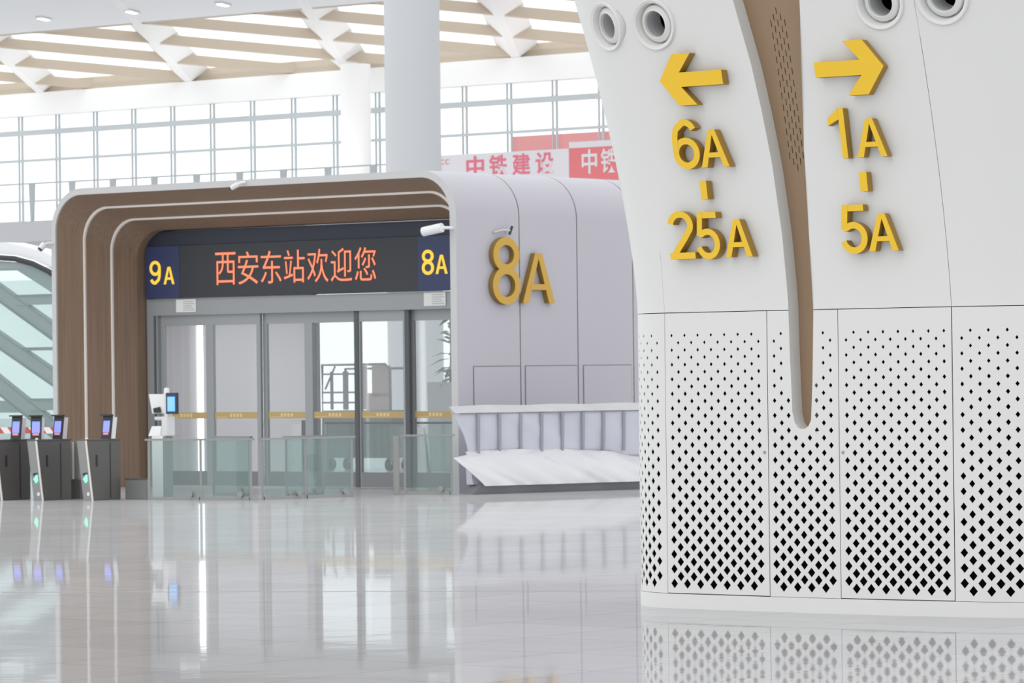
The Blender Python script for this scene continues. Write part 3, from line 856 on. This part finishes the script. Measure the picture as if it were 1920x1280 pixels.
for z0, z1, mt in ((.40, .52, 'alu_dark'), (.76, .88, 'alu_dark')):
    MB().box(0, 1.3, 0, .5, z0, z1).build('shelf', M[mt], e)
for xx in (0.02, 1.24):
    MB().box(xx, xx + .05, 0.02, .07, 0, .88).build('leg', M['alu'], e)
    MB().box(xx, xx + .05, .43, .48, 0, .88).build('leg', M['alu'], e)

# rolling cage behind the portal
cg = kempty('rolling_cage', -12.45, 11.0, 0, label='dark rolling frame with brownish panels seen through the doors', cat='trolley')
W_ = 1.75
cgm = MB()
cgm.tube([(0, 0, .3), (0, 0, 2.08), (W_ - .12, 0, 2.08), (W_, 0, 1.98), (W_, 0, .3)], 0.028, 8)
cgm.build('front_hoop', M['cage'], cg, smooth=0.8)
cgm = MB(); cgm.tube([(0, .7, .3), (0, .7, 2.0), (W_ - .12, .7, 2.0), (W_, .7, 1.9), (W_, .7, .3)], 0.028, 8); cgm.build('rear_hoop', M['cage'], cg, smooth=0.8)
for xx, w in ((.22, .05), (.55, .11), (.85, .04)):
    MB().box(xx, xx + w, -.02, .02, 1.2, 1.95).build('upright', M['cage'], cg)
for zz in (1.32, 1.52, 1.88):
    MB().box(0, .95, -.025, .0, zz, zz + .035).build('rung', M['cage'], cg)
for xa, xb, za, zb in ((.98, 1.12, 1.2, 2.05), (1.27, 1.72, 1.45, 2.05), (1.12, 1.74, 1.1, 1.52)):
    MB().box(xa, xb, .02, .06, za, zb).build('panel', M['cage_brown'], cg)
MB().tube([(.36, -.03, 2.05), (.1, -.03, 1.60)], 0.02, 6).build('brace', M['cage'], cg)
MB().box(0, W_, 0, .7, .25, 1.18).build('load_box', M['cage'], cg)
for xx in (.12, W_ - .12):
    for yy in (.1, .6):
        MB().lathe([(.001, -.03), (.12, -.03), (.12, .03), (.001, .03)], (xx, yy, .12), (1, 0, 0), 16).build('wheel', M['black'], cg, smooth=0.6)
        MB().box(xx - .045, xx + .045, yy - .03, yy + .03, .12, .26).build('wheel_fork', M['alu'], cg)

# tall potted plant beyond the right door
pl = empty('potted_plant', (-1.30, 79.0, 0), 0, label='leafy plant in a grey box planter seen past the right door', cat='plant')
MB().hexa([(-.32, -.3, 0), (.4, -.3, 0), (.4, .3, 0), (-.32, .3, 0)], [(-.36, -.33, 1.72), (.45, -.33, 1.72), (.45, .33, 1.72), (-.36, .33, 1.72)]).build('planter', M['planter'], pl, bevel=0.01)
MB().tube([(0.1, 0, 1.7), (0.12, 0, 2.4), (0.1, .05, 3.1)], [.04, .03, .015], 8).build('stem', M['leaf'], pl)
lf = MB()
for k in range(46):
    a = random.uniform(0, 2 * math.pi); z = random.uniform(1.75, 3.0); L = random.uniform(.28, .5)
    d = Vector((math.cos(a), math.sin(a), random.uniform(-.5, .25))).normalized()
    s_ = d.cross(Vector((0, 0, 1))).normalized() * 0.075
    b0 = Vector((0.1, 0, z))
    q1, q2 = b0 + d * L * .45 + Vector((0, 0, .03)), b0 + d * L
    lf.add([b0, q1 - s_, q2, q1 + s_, q1 + Vector((0, 0, .03))], [(0, 1, 4), (1, 2, 4), (2, 3, 4), (3, 0, 4)])
lf.build('foliage', M['leaf'], pl)

# ================================================================== WRAPPED FIXTURE along the side wall
wf = empty('wrapped_fixture', (-0.676, 63.063, 0), math.atan2(1.784, 2.609), label='long white film wrapped fixture lying along the grey side wall', cat='wrapped fixture')
LEN = 4.6
def grid(fn, nu, nv, mb_):
    vs = [fn(i / nu, j / nv) for j in range(nv + 1) for i in range(nu + 1)]
    fs = [(j * (nu + 1) + i, j * (nu + 1) + i + 1, (j + 1) * (nu + 1) + i + 1, (j + 1) * (nu + 1) + i) for j in range(nv) for i in range(nu)]
    mb_.add(vs, fs)
def lerp(tab, x):
    xs, ys = zip(*tab)
    return float(np.interp(x, xs, ys))
left_hi = [(.55, .10), (.75, .04), (.95, -.06), (1.2, -.27), (1.38, -.42)]
rnd = np.random.RandomState(3)
ph = rnd.rand(12) * 6.28
def crink(a, b): 
    return sum(math.sin(a * (2.1 + 1.7 * k) + b * (1.3 + 2.3 * k) + ph[k]) / (1 + k) for k in range(6))
def back_pt(u, v):
    z = 0.55 + v * 0.76
    t0 = lerp(left_hi, z)
    t = t0 + u * (LEN - t0)
    w = 0.16 - 0.20 * v + 0.012 * crink(t * 1.5, z * 3)
    return (t, w, z)
def slab_from(fn, nu, nv, th, name, m_, **kw):
    mb_ = MB()
    grid(fn, nu, nv, mb_)
    n0 = len(mb_.v)
    mb_.v += [(x, y + th, z) for x, y, z in mb_.v]
    mb_.f += [tuple(n0 + i for i in reversed(f)) for f in mb_.f]
    W2 = nu + 1
    rim = [i for i in range(W2)] + [j * W2 + nu for j in range(1, nv + 1)] + [nv * W2 + i for i in range(nu - 1, -1, -1)] + [j * W2 for j in range(nv - 1, 0, -1)]
    for a, b in zip(rim, rim[1:] + rim[:1]):
        mb_.f.append((b, a, n0 + a, n0 + b))
    mb_.mi = [0] * len(mb_.f)
    return mb_.build(name, m_, wf, smooth=0.9, **kw)
slab_from(back_pt, 60, 8, 0.03, 'back_board', M['film_blue'])
def flange_pt(u, v):
    z = 1.27 + v * 0.115
    t0 = lerp(left_hi, z)
    t = t0 + u * (LEN - t0)
    return (t, -0.075 - 0.02 * v + 0.006 * crink(t * 2, z * 5), z + 0.006 * math.sin(t * 5) * v)
slab_from(flange_pt, 60, 3, 0.05, 'top_flange', M['film'])
gl_ = MB().box(-0.2, LEN, -0.05, -0.035, 1.245, 1.262); gl_.build('flange_groove', M['film_rib'], wf)
for k in range(11):
    tt = 0.12 + k * 0.40
    if tt > LEN - .2: break
    MB().hexa([(tt + .10, .10, .62), (tt + .14, .10, .62), (tt + .14, .13, .62), (tt + .10, .13, .62)],
              [(tt - .015, -.07, 1.25), (tt + .035, -.07, 1.25), (tt + .035, -.03, 1.25), (tt - .015, -.03, 1.25)]).build('rib', M['film_rib'], wf)
left_lo = [(.12, .20), (.2, .12), (.35, -.05), (.5, -.22), (.58, -.30), (.62, -.12), (.68, .06)]
def film_pt(u, v):
    # v 0 lower front edge, 1 upper edge against the board
    zt = 0.64 + 0.05 * math.sin(u * 5 + .5) - 0.40 * max(0, (u - .62) / .38) ** 1.3
    z = 0.13 + v * (zt - 0.13)
    t0 = lerp(left_lo, z if v < .9 else zt)
    t = t0 + u * (LEN - t0)
    bulge = math.sin(v * math.pi) * 0.04
    w = -0.13 + 0.24 * v ** 1.2 - bulge + 0.016 * crink(t * 2.2, z * 4)
    f = math.exp(-((t - 2.15 - .2 * (z - .3)) / .10) ** 2) * 0.05 * math.sin(v * 3.0)
    return (t, w - f, z)
slab_from(film_pt, 90, 12, 0.02, 'film_wrap', M['film'])
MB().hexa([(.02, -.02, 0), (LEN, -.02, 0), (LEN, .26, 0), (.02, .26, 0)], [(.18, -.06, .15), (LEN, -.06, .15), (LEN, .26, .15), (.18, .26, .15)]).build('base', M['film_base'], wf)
MB().hexa([(0.12, 0.10, .15), (LEN, 0.10, .15), (LEN, .28, .15), (.12, .28, .15)], [(.10, .19, .60), (LEN, .19, .60), (LEN, .28, .60), (.10, .28, .60)]).build('core', M['film_blue'], wf)

# ================================================================== ESCALATOR / STAIR BLOCK at the far left
es = kempty('glazed_escalator', 0, 8.0, 0, label='green glass sided escalator stack left of the brown portal', cat='escalator')
def band(pts, y0, y1, name, m_):
    mb_ = MB(); mb_.prism([(x, y0, z) for x, z in pts], (0, y1 - y0, 0)); return mb_.build(name, M[m_], es)
XL, XR = -22.5, -16.0
def incl(z_at0, z_at97, th, name='incline_truss', y0=0.1, y1=0.2, x0=-18.4, x1=-16.95):
    sl_ = (z_at97 - z_at0) / (x1 - x0)
    f = lambda x: z_at0 + sl_ * (x - x0)
    band([(XL, f(XL)), (XL, f(XL) - th), (XR, f(XR) - th), (XR, f(XR))], y0, y1, name, 'stair_grey')
    band([(XL, f(XL) + .03), (XL, f(XL)), (XR, f(XR)), (XR, f(XR) + .03)], y0 - .04, y1, 'truss_edge', 'stair_line')
    band([(XL, f(XL) - th), (XL, f(XL) - th - .03), (XR, f(XR) - th - .03), (XR, f(XR) - th)], y0 - .04, y1, 'truss_edge', 'stair_line')
incl(3.705, 2.931, .30)
incl(2.741, 2.010, .29)
incl(1.841, 1.00, .33)
for z0, z1, xl in ((3.355, 3.53, -18.0), (2.44, 2.475, -17.8), (1.25, 1.455, -17.64)):
    band([(xl, z0), (XR, z0), (XR, z1), (xl, z1)], 0.06, 0.16, 'landing', 'stair_grey')
    band([(xl, z1), (XR, z1), (XR, z1 + .03), (xl, z1 + .03)], 0.03, 0.17, 'landing_edge', 'stair_line')
band([(XL, 1.2), (-17.9, 1.2), (-17.9, 1.44), (XL, 1.44)], 0.3, 0.4, 'landing', 'stair_grey')
MB().box(XL, XR, -0.02, -0.005, 0.0, 4.1).build('glass_side', M['stair_glass'], es)
MB().box(XL, XR, 1.6, 1.7, 0.0, 3.9).build('rear_glass', M['stair_glass'], es)
cv = [(-22.5, 4.34), (-19.6, 4.35), (-18.6, 4.335), (-17.9, 4.28), (-17.4, 4.17), (-16.95, 4.0), (-16.0, 3.45)]
MB().tube([(x, -.05, z) for x, z in cv], 0.055, 8).build('handrail', M['black'], es, smooth=0.8)
up_ = [(x, z + 0.06) for x, z in cv] + [(x, z + .34 - .05 * i) for i, (x, z) in enumerate(reversed(cv))]
mb_ = MB(); mb_.prism([(x, 0.0, z) for x, z in [(c[0], c[1] + .07) for c in cv] + [(-16.0, 3.95), (-17.2, 4.42), (-18.2, 4.62), (-22.5, 4.66)]], (0, .5, 0)); mb_.build('top_cover', M['soffit'], es)
band([(x, z - .07) for x, z in cv] + [(-16.0, 3.0), (-17.0, 3.62), (-17.9, 4.05), (-22.5, 4.1)], 0.0, 0.09, 'curved_skirt', 'stair_grey')

tp_ = kempty('barrier_tape', 0, 7.3, 0, label='red and white striped warning tape behind the ticket gates', cat='tape')
MB().box(-22.0, -16.2, 0, 0.012, 0.80, 0.925).build('tape', M['tape'], tp_)
for xx in (-20.6, -16.25):
    MB().box(xx - .03, xx + .03, .013, .07, 0, 1.0).build('post', M['steel'], tp_)

# ================================================================== LEANING PILLAR (foreground right)
SK = [(-2.2, 150), (-1.2, 116), (-.75, 101), (-.45, 85), (-.3, 72), (-.15, 59), (0, 48), (.15, 41), (1.1, 38.5), (1.8, 36), (2.9, 30), (3.1, 18), (3.6, 12), (4.5, 0), (6, -30), (7.0, -60)]
DS = 0.01
Sg = np.arange(-2.2, 7.0, DS)
PHI = np.radians(np.interp(Sg, [a for a, b in SK], [b for a, b in SK]))
PX = np.cumsum(np.cos(PHI)) * DS
PY = -np.cumsum(np.sin(PHI)) * DS
i0 = int(np.argmin(abs(Sg)))
PX += 1.211 - PX[i0]
PY += 32.402 - PY[i0]
FC = 0.117
def off(z): return FC * max(z - 2.34, 0) ** 1.5
def doff(z): return FC * 1.5 * max(z - 2.34, 0) ** 0.5
def plan(s):
    ph_ = float(np.interp(s, Sg, PHI))
    return float(np.interp(s, Sg, PX)), float(np.interp(s, Sg, PY)), ph_
def surf(s, z, d=0.0):
    x, y, ph_ = plan(s)
    o_ = off(z) + d
    return Vector((x - math.sin(ph_) * o_, y - math.cos(ph_) * o_, z))
def surf_n(s, z):
    ph_ = plan(s)[2]
    return Vector((-math.sin(ph_), -math.cos(ph_), -doff(z))).normalized()

PB = Vector((2.6, 31.0, 0.0))
pillar = empty('pillar', PB, 0, label='big white leaning pillar with diamond perforated base and yellow arrows', cat='pillar')

def inside(px, py, loop):
    x = np.array([p[0] for p in loop]); y = np.array([p[1] for p in loop])
    x2, y2 = np.roll(x, -1), np.roll(y, -1)
    r = np.zeros(px.shape, bool)
    for a, b, c, d in zip(x, y, x2, y2):
        cond = ((b > py) != (d > py))
        if abs(d - b) > 1e-12:
            r ^= cond & (px < (c - a) * (py - b) / (d - b) + a)
    return r

def sheet(name, outline, holes, m_, parent, gs=0.12, d=0.0, th=0.006, edge_mat=None, wall_outline=True, fan=surf, **kw):
    """curved sheet over the (s,z) outline with real holes, th thick, shading normals of the true surface"""
    dense = []
    for a, b in zip(outline, outline[1:] + outline[:1]):
        n = max(1, int(math.ceil(math.hypot(b[0] - a[0], b[1] - a[1]) / 0.05)))
        dense += [(a[0] + (b[0] - a[0]) * k / n, a[1] + (b[1] - a[1]) * k / n) for k in range(n)]
    outline = dense
    loops = [outline] + holes
    pts, edges = [], []
    for lp in loops:
        b = len(pts)
        pts += [Vector((p[0], p[1])) for p in lp]
        edges += [(b + i, b + (i + 1) % len(lp)) for i in range(len(lp))]
    xs = [p[0] for p in outline]; zs = [p[1] for p in outline]
    gx = np.arange(min(xs) + gs / 2, max(xs), gs); gz = np.arange(min(zs) + gs / 2, max(zs), gs)
    if len(gx) and len(gz):
        GX, GZ = np.meshgrid(gx, gz); GX = GX.ravel(); GZ = GZ.ravel()
        ok = inside(GX, GZ, outline)
        for h in holes:
            ok &= ~inside(GX, GZ, h)
        pts += [Vector((a, b)) for a, b in zip(GX[ok], GZ[ok])]
    ov, oe, of, _, _, _ = delaunay_2d_cdt(pts, edges, [], 0, 1e-7)
    V2 = np.array([(v.x, v.y) for v in ov])
    T = np.array([f for f in of if len(f) == 3])
    c = V2[T].mean(axis=1)
    keep = inside(c[:, 0], c[:, 1], outline)
    for h in holes:
        hx = [p[0] for p in h]; hz = [p[1] for p in h]
        sel = np.where(keep & (c[:, 0] > min(hx)) & (c[:, 0] < max(hx)) & (c[:, 1] > min(hz)) & (c[:, 1] < max(hz)))[0]
        if len(sel):
            keep[sel[inside(c[sel, 0], c[sel, 1], h)]] = False
    T = T[keep]
    verts = [fan(a, b, d) - PB for a, b in V2]
    norms = [surf_n(a, b) for a, b in V2]
    faces = []
    for t in T:
        t = [int(i) for i in t]
        n_ = (verts[t[1]] - verts[t[0]]).cross(verts[t[2]] - verts[t[0]])
        if n_.dot(norms[t[0]]) < 0: t.reverse()
        faces.append(tuple(t))
    mi = [0] * len(faces)
    for li, lp in enumerate(loops):
        if li == 0 and not wall_outline: continue
        n = len(lp)
        for i in range(n):
            a, b_ = lp[i], lp[(i + 1) % n]
            q = [fan(a[0], a[1], d) - PB, fan(b_[0], b_[1], d) - PB, fan(b_[0], b_[1], d - th) - PB, fan(a[0], a[1], d - th) - PB]
            nn = (q[1] - q[0]).cross(q[2] - q[0])
            if nn.length < 1e-12: continue
            nn.normalize()
            k = len(verts)
            verts += q; norms += [nn] * 4
            faces.append((k, k + 1, k + 2, k + 3)); mi.append(1 if edge_mat else 0)
    me = bpy.data.meshes.new(name)
    me.from_pydata([tuple(v) for v in verts], [], faces)
    me.materials.append(m_)
    if edge_mat: me.materials.append(edge_mat)
    for p_, i in zip(me.polygons, mi): p_.material_index = i; p_.use_smooth = True
    me.normals_split_custom_set_from_vertices([tuple(n_) for n_ in norms])
    o_ = bpy.data.objects.new(name, me)
    link(o_, parent)
    return tag(o_, **kw)

ROW0, ROWP, NR = 2.174, 0.0581, 35
def diamond(s, z, k):
    t = k / (NR - 1)
    hw = 0.0125 + (0.036 - 0.0125) * t ** 1.15
    hh = 0.0165 + (0.041 - 0.0165) * t ** 1.1
    return [(s - hw, z), (s, z - hh), (s + hw, z), (s, z + hh)]
def lattice(even, odd, test=None):
    H = []
    for k in range(NR):
        z = ROW0 - ROWP * k
        for s in (even if k % 2 == 0 else odd):
            if test is None or test(s, z, k): H.append(diamond(s, z, k))
    return H
SEAM = 2.352
slotL = [(0.20, 6.55), (0.55, 6.0), (0.90, 5.25), (1.059, 4.754), (1.132, 4.261), (1.168, 3.90), (1.201, 3.50), (1.226, 2.941), (1.239, 2.444), (1.25, 1.95), (1.266, 1.56), (1.285, 1.48), (1.315, 1.440), (1.349, 1.428)]
slotR = [(1.349, 1.428), (1.385, 1.434), (1.415, 1.455), (1.437, 1.50), (1.455, 1.80), (1.471, 2.348), (1.474, 2.934), (1.508, 3.589), (1.652, 4.715), (1.80, 5.4), (2.1, 6.55)]
def at_z(tab, z):
    t = sorted((b, a) for a, b in tab)
    return float(np.interp(z, [q[0] for q in t], [q[1] for q in t]))
def near_slot(s, z, k):
    if z < 1.40: return True
    return s < at_z(slotL, max(z, 1.43)) - 0.03 or s > at_z(slotR, max(z, 1.43)) + 0.033

p_ = 0.1315
GAP = 0.004
# lower cladding, door by door
sheet('perforated_panel', [(-.72, .12), (.013, .12), (.013, SEAM), (-.72, SEAM)],
      lattice([-.155 - .137 * k for k in range(4)], [-.08 - .143 * k for k in range(4)]), M['shell'], pillar, gs=.04)
def door(name, s0, s1, ev, od):
    return sheet(name, [(s0, .124), (s1, .124), (s1, SEAM), (s0, SEAM)], lattice(ev, od), M['shell'], pillar, gs=.09, d=.002)
d1 = door('access_door', .020, 1.030, [.090 + .1322 * k for k in range(7)], [.157 + .1322 * k for k in range(7)])
mid_holes = lattice([1.163 + .1305 * k for k in range(4)], [1.097 + .1308 * k for k in range(5)], near_slot)
notch = [q for q in slotL if q[1] < SEAM - .01]; notchR = [q for q in slotR if q[1] < SEAM - .01]
mid_out = [(1.036, .12), (1.690, .12), (1.690, SEAM), (at_z(slotR, SEAM), SEAM)] + list(reversed(notchR)) + list(reversed(notch))[1:] + [(at_z(slotL, SEAM), SEAM), (1.036, SEAM)]
sheet('perforated_panel', mid_out, mid_holes, M['shell'], pillar, gs=.09)
d2 = door('access_door', 1.697, 2.678, [1.834 + .1302 * k for k in range(7)], [1.766 + .1305 * k for k in range(7)])
sheet('perforated_panel', [(2.685, .12), (3.72, .12), (3.72, SEAM), (2.685, SEAM)],
      lattice([2.834 + .1465 * k for k in range(6)], [2.762 + .1460 * k for k in range(7)]), M['shell'], pillar, gs=.08)
sheet('plain_panel', [(3.726, .12), (6.8, .12), (6.8, SEAM), (3.726, SEAM)], [], M['shell'], pillar, gs=.15)
sheet('plain_panel', [(-2.15, .12), (-.726, .12), (-.726, SEAM), (-2.15, SEAM)], [], M['shell'], pillar, gs=.1)
sheet('base_plinth', [(-2.15, 0), (2.6825, 0), (6.8, 0), (6.8, .117), (-2.15, .117)], [], M['shell'], pillar, gs=.05, d=.004, th=.05)
for s, z in ((0.999, 1.247), (1.727, 1.248)):
    MB().lathe([(0.012, 0.0), (0.012, 0.006), (0.001, 0.007)], surf(s, z, .002) - PB, surf_n(s, z), 14).build('lock', M['steel'], d1 if s < 1.5 else d2, smooth=.6)
# black sheets that paint in the dark of the cavity behind the perforations
for nm, s0, s1 in (('cavity_dark_sheet', -1.0, 1.17), ('cavity_dark_sheet', 1.50, 4.0)):
    sheet(nm, [(s0, .10), (s1, .10), (s1, 2.42), (s0, 2.42)], [], M['cavity'], pillar, gs=.06, d=-.045, th=.002)
sheet('cavity_dark_sheet', [(1.16, .10), (1.51, .10), (1.51, 1.40), (1.16, 1.40)], [], M['cavity'], pillar, gs=.08, d=-.045, th=.002)
for a, b in ((1.16, 1.225), (1.485, 1.51)):
    sheet('cavity_dark_sheet', [(a, 1.40), (b, 1.40), (b, 2.42), (a, 2.42)], [], M['cavity'], pillar, gs=.08, d=-.045, th=.002)

# upper cladding: left leg with nozzle openings, right leg split by a seam
def circ(s, z, r, n=28): return [(s + r * math.cos(2 * math.pi * k / n), z + r * math.sin(2 * math.pi * k / n)) for k in range(n)]
NOZ = [(-.13, 4.643, .20), (.275, 4.622, .205), (2.32, 4.655, .205), (2.825, 4.67, .215)]
up_l = [q for q in slotL if q[1] > SEAM + .01]
slit = [(.0150, 2.37), (.0175, 2.37), (.0175, 2.85), (.0150, 2.85)]
sheet('upper_cladding', [(-2.15, SEAM + GAP + .002), (at_z(slotL, SEAM + .006), SEAM + GAP + .002)] + list(reversed(up_l)) + [(-2.15, 6.55)],
      [circ(NOZ[0][0], NOZ[0][1], .158), circ(NOZ[1][0], NOZ[1][1], .165), slit], M['shell'], pillar, gs=.09, th=.01)
up_r = [q for q in slotR if q[1] > SEAM + .01]
seam_t = [(2.681, SEAM + .006), (2.668, 2.8), (2.655, 3.25), (2.636, 3.8), (2.618, 4.25), (2.600, 4.66), (2.57, 5.4), (2.52, 6.55)]
GS = 0.0022
sheet('upper_cladding', [(at_z(slotR, SEAM + .006), SEAM + .006)] + [(a - GS, b) for a, b in seam_t] + list(reversed(up_r)), [circ(NOZ[2][0], NOZ[2][1], .165)], M['shell'], pillar, gs=.09, th=.01)
sheet('upper_cladding', [(2.681 + GS, SEAM + .006), (6.8, SEAM + .006), (6.8, 6.55)] + [(a + GS, b) for a, b in reversed(seam_t)][0:-1], [circ(NOZ[3][0], NOZ[3][1], .17)], M['shell'], pillar, gs=.09, th=.01)
sheet('cavity_dark_sheet', [(2.55, 2.40), (2.75, 2.40), (2.72, 3.3), (2.68, 4.4), (2.52, 4.4), (2.60, 3.3)], [], M['cavity'], pillar, gs=.1, d=-.03, th=.002)
# returns of the slot (white) and brown lining set back in it
RD = 0.14
loop = slotL + slotR[1:]
mb_ = MB()
vs = []
for s, z in loop:
    vs.append(surf(s, z, 0.0) - PB); vs.append(surf(s, z, -RD) - PB)
mb_.add(vs, [(2 * i, 2 * i + 1, 2 * i + 3, 2 * i + 2) for i in range(len(loop) - 1)])
mb_.build('slot_return', M['shell_edge'], pillar, smooth=0.7)
slits = []
for r in range(27):
    z = 4.665 - r * 0.0462
    cs = (0.0,) if r in (0, 26) else ((-.0315, .0315) if r % 2 else (-.063, 0.0, .063))
    for c_ in cs:
        q = 1.345 + c_
        slits.append([(q - .0035, z - .026), (q + .0035, z - .026), (q + .0035, z + .026), (q - .0035, z + .026)])
lin = [(a - .12, b) for a, b in slotL[:-1]] + [(1.349, 1.40)] + [(a + .22, b) for a, b in slotR[1:]]
sheet('brown_lining', list(reversed(lin)), slits, M['pillar_brown'], pillar, gs=.07, d=-RD + .003, th=.006)
sheet('cavity_dark_sheet', [(1.2, 3.3), (1.5, 3.3), (1.5, 4.75), (1.2, 4.75)], [], M['cavity'], pillar, gs=.1, d=-RD - .04, th=.002)

# air nozzles
for i, (s, z, r) in enumerate(NOZ):
    n_ = surf_n(s, z)
    c_ = surf(s, z) - PB
    k = r / 0.205
    rim = MB(); rim.lathe([(.208 * k, -.09), (.207 * k, .005), (.206 * k, .012), (.198 * k, .020), (.176 * k, .010), (.160 * k, -.045), (.155 * k, -.06)], c_, n_, 48)
    nz = rim.build('air_nozzle', M['shell'], pillar, smooth=.5)
    ax = (n_ + Vector((-.10, 0, -.02))).normalized()
    inn = MB(); inn.lathe([(.152 * k, -.07), (.152 * k, -.035), (.146 * k, -.022), (.118 * k, -.004), (.111 * k, .0), (.106 * k, -.006), (.104 * k, -.03)], c_, ax, 48)
    inn.build('nozzle_ring', M['shell'], nz, smooth=.5)
    dk = MB(); dk.lathe([(.1041 * k, -.03), (.102 * k, -.19)], c_, ax, 48, 1); dk.lathe([(.102 * k, -.19), (.10 * k, -.45), (.001, -.45)], c_, ax, 32); dk.lathe([(.1525 * k, -.075), (.165 * k, -.075)], c_, ax, 32)
    dk.build('shade_painted_duct', [M['cavity'], M['duct']], nz)  # black far end puts the shade deep in the duct into its colour

# yellow arrows and gate ranges
LD = 0.075
def on_pillar(a, b, t): return surf(a, b, 0.012 + LD * t) - PB
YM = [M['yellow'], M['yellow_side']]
def arrow(s0, s1, z0, z1, right, name, label):
    # unit arrow pointing left
    P_ = [(0, .5), (.40, 1.0), (.60, 1.0), (.33, .635), (1.0, .635), (1.0, .36), (.33, .36), (.62, 0), (.42, 0)]
    P_ = [(0, .5), (.26, 1.0), (.55, 1.0), (.33, .64), (1.0, .64), (1.0, .36), (.33, .36), (.55, 0.0), (.26, 0.0)]
    if right: P_ = [(1 - x, y) for x, y in reversed(P_)]
    n = len(P_)
    Q = [(s0 + (s1 - s0) * x, z0 + (z1 - z0) * y) for x, y in P_]
    mb_ = MB()
    mb_.v = [tuple(on_pillar(a, b, 1)) for a, b in Q] + [tuple(on_pillar(a, b, 0)) for a, b in Q]
    # split the face into convex pieces
    if not right: tri = [(0, 1, 2, 3), (3, 4, 5, 6), (0, 6, 7, 8), (0, 3, 6)]
    else: tri = [(8 - i, 8 - j, 8 - k, 8 - l) for i, j, k, l in ((0, 1, 2, 3), (3, 4, 5, 6), (0, 6, 7, 8))] + [(8, 5, 2)]
    mb_.f = list(tri) + [(i, (i + 1) % n, n + (i + 1) % n, n + i) for i in range(n)]
    mb_.mi = [0] * len(tri) + [1] * n
    mb_.build(name, YM, pillar, label=label)
arrow(.302, .905, 3.975, 4.375, False, 'arrow_sign', 'yellow arrow pointing left')
arrow(1.748, 2.33, 3.975, 4.385, True, 'arrow_sign', 'yellow arrow pointing right')
TK = 0.026
def yl(ch, box, nm='sign_digit'):
    stroke_sign(nm, ch, box, on_pillar, YM, pillar, label='yellow raised ' + {'A': 'letter A', '-': 'dash'}.get(ch, 'digit ' + ch))
def dash(s0, s1, z0, z1):
    q = [(s0, z0), (s1, z0), (s1, z1), (s0, z1)]
    mb_ = MB()
    mb_.v = [tuple(on_pillar(a, b, 1)) for a, b in q] + [tuple(on_pillar(a, b, 0)) for a, b in q]
    mb_.f = [(0, 1, 2, 3)] + [(i, (i + 1) % 4, 4 + (i + 1) % 4, 4 + i) for i in range(4)]
    mb_.mi = [0, 1, 1, 1, 1]
    mb_.build('sign_dash', YM, pillar, label='yellow raised dash')
yl('6', (.335, .59, 3.48, 3.87)); yl('A', (.592, .862, 3.485, 3.776), 'sign_letter')
dash(.553, .615, 3.24, 3.383)
yl('2', (.189, .44, 2.778, 3.154)); yl('5', (.465, .69, 2.769, 3.139)); yl('A', (.735, .993, 2.78, 3.073), 'sign_letter')
yl('1', (1.802, 1.945, 3.503, 3.883)); yl('A', (2.026, 2.28, 3.505, 3.795), 'sign_letter')
dash(2.021, 2.085, 3.248, 3.394)
yl('5', (1.817, 2.048, 2.774, 3.149)); yl('A', (2.052, 2.306, 2.79, 3.075), 'sign_letter')
